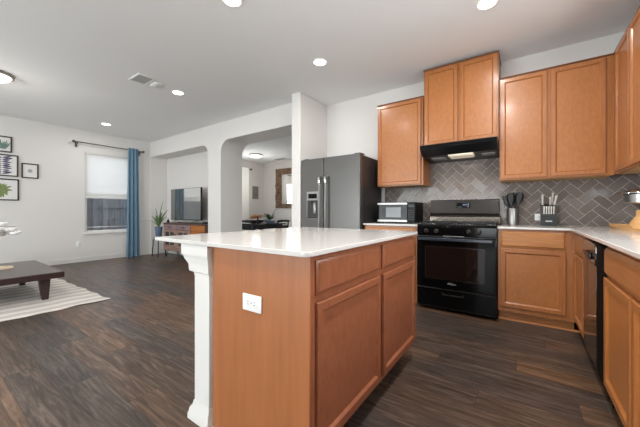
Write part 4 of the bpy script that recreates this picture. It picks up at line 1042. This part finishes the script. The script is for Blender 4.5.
# ------------------------------------------------------------------ ceiling fittings
LAMP = mat('downlight_diffuser', srgb(255, 250, 240), 0.5, emit=(1, 0.95, 0.88, 1), estr=9.0)
def downlight(x, y, label, power=None):
    o = thing('recessed_downlight', label, 'ceiling light', (x, y, H), 'recessed ceiling downlights')
    obj('trim_ring', lathe(NB(), [(0.088, H - 0.0005), (0.086, H - 0.006), (0.070, H - 0.007), (0.066, H - 0.0005)], x, y, 28), TRIMW, o)
    obj('diffuser', lathe(NB(), [(0.0655, H - 0.001), (0.0655, H - 0.005), (0.05, H - 0.0065)], x, y, 24), LAMP, o)
    l = bpy.data.lights.new('downlight_lamp', 'AREA'); l.shape = 'DISK'; l.size = 0.13; l.energy = power or DOWNLIGHT_W; l.color = (1, 0.97, 0.93); l.spread = PI
    q = bpy.data.objects.new('downlight_lamp', l); COL.objects.link(q); q.location = (x, y, H - 0.012)
downlight(-0.249, 2.748, 'recessed downlight above the right cabinets at the top picture edge')
downlight(-1.917, 2.732, 'recessed downlight in front of the refrigerator')
downlight(-1.939, 1.521, 'recessed downlight above the island at the top picture edge')
downlight(-4.084, 2.256, 'recessed downlight beside the square ceiling vent')
downlight(-6.711, 2.257, 'recessed downlight nearest the curtained window')
for (x, y, p_) in ((-0.25, 1.5, 27.0), (-0.25, 0.1, 14.0), (-1.93, 0.1, 14.0)): downlight(x, y, 'unseen recessed downlight added to brighten the kitchen', p_)  # out-of-view lamps added to lift the kitchen and base cabinets

DOME = mat('dome_glass', srgb(255, 252, 245), 0.4, emit=(1, 0.93, 0.83, 1), estr=1.6)
NICK = mat('satin_nickel', srgb(150, 142, 132), 0.35, metal=0.8)
def dome(x, y, r, label, power):
    o = thing('dome_light', label, 'ceiling light', (x, y, H))
    obj('pan', lathe(NB(), [(r * 0.9, H - 0.0005), (r, H - 0.012), (r, H - 0.030), (r * 0.93, H - 0.036), (r * 0.9, H - 0.02)], x, y, 36), NICK, o)
    obj('glass_dome', lathe(NB(), [(r * 0.89, H - 0.021), (r * 0.89, H - 0.038), (r * 0.80, H - 0.062), (r * 0.6, H - 0.085), (r * 0.3, H - 0.10), (r * 0.05, H - 0.104)], x, y, 36), DOME, o)
    obj('finial', lathe(NB(), [(0.012, H - 0.1045), (0.012, H - 0.115), (0.004, H - 0.12)], x, y, 12), NICK, o)
    l = bpy.data.lights.new('dome_lamp', 'POINT'); l.energy = power; l.shadow_soft_size = 0.12; l.color = (1, 0.96, 0.9)
    q = bpy.data.objects.new('dome_lamp', l); COL.objects.link(q); q.location = (x, y, H - 0.8)
dome(-5.38, 0.60, 0.205, 'round nickel rimmed dome light on the living room ceiling', 9)
dome(-6.60, 6.05, 0.20, 'round dome light on the dining room ceiling', 16)

def vent(x0, x1, y0, y1, label, n, m=TRIMW, mi=None):
    o = thing('ceiling_vent', label, 'vent', ((x0 + x1) / 2, (y0 + y1) / 2, H))
    b = NB(); w = 0.025
    for a in ((x0, x1, y0, y0 + w), (x0, x1, y1 - w, y1), (x0, x0 + w, y0 + w, y1 - w), (x1 - w, x1, y0 + w, y1 - w)): box(b, a[0], a[1], a[2], a[3], H - 0.010, H - 0.0005, 0.002)
    obj('frame', b, m, o)
    obj('backing', bx(x0 + w, x1 - w, y0 + w, y1 - w, H - 0.003, H - 0.0007), VSL, o)
    for k in range(n):
        yy = y0 + w + (k + 0.5) * (y1 - y0 - 2 * w) / n
        t = bx(x0 + w, x1 - w, yy - 0.008, yy + 0.008, H - 0.0088, H - 0.0068); rot(t, 0.5, 'X', ((x0 + x1) / 2, yy, H - 0.0078)); obj('slat', t, mi or VSL, o)
VSL = mat('vent_slat', srgb(200, 199, 197), 0.5)
vent(-4.20, -3.90, 1.655, 1.865, 'square white ceiling vent beside the downlight', 7)
sd = thing('smoke_alarm', 'small white square alarm on the ceiling next to the vent', 'alarm', (-4.06, 1.94, H))
obj('housing', bx(-4.14, -3.98, 1.895, 1.985, H - 0.02, H - 0.0005, bev=0.006), TRIMW, sd); obj('grille', bx(-4.12, -4.0, 1.915, 1.965, H - 0.0225, H - 0.0205, bev=0.0005), TRIMW, sd)
vent(-6.78, -6.28, 6.95, 7.15, 'long white ceiling vent in the dining room', 5)
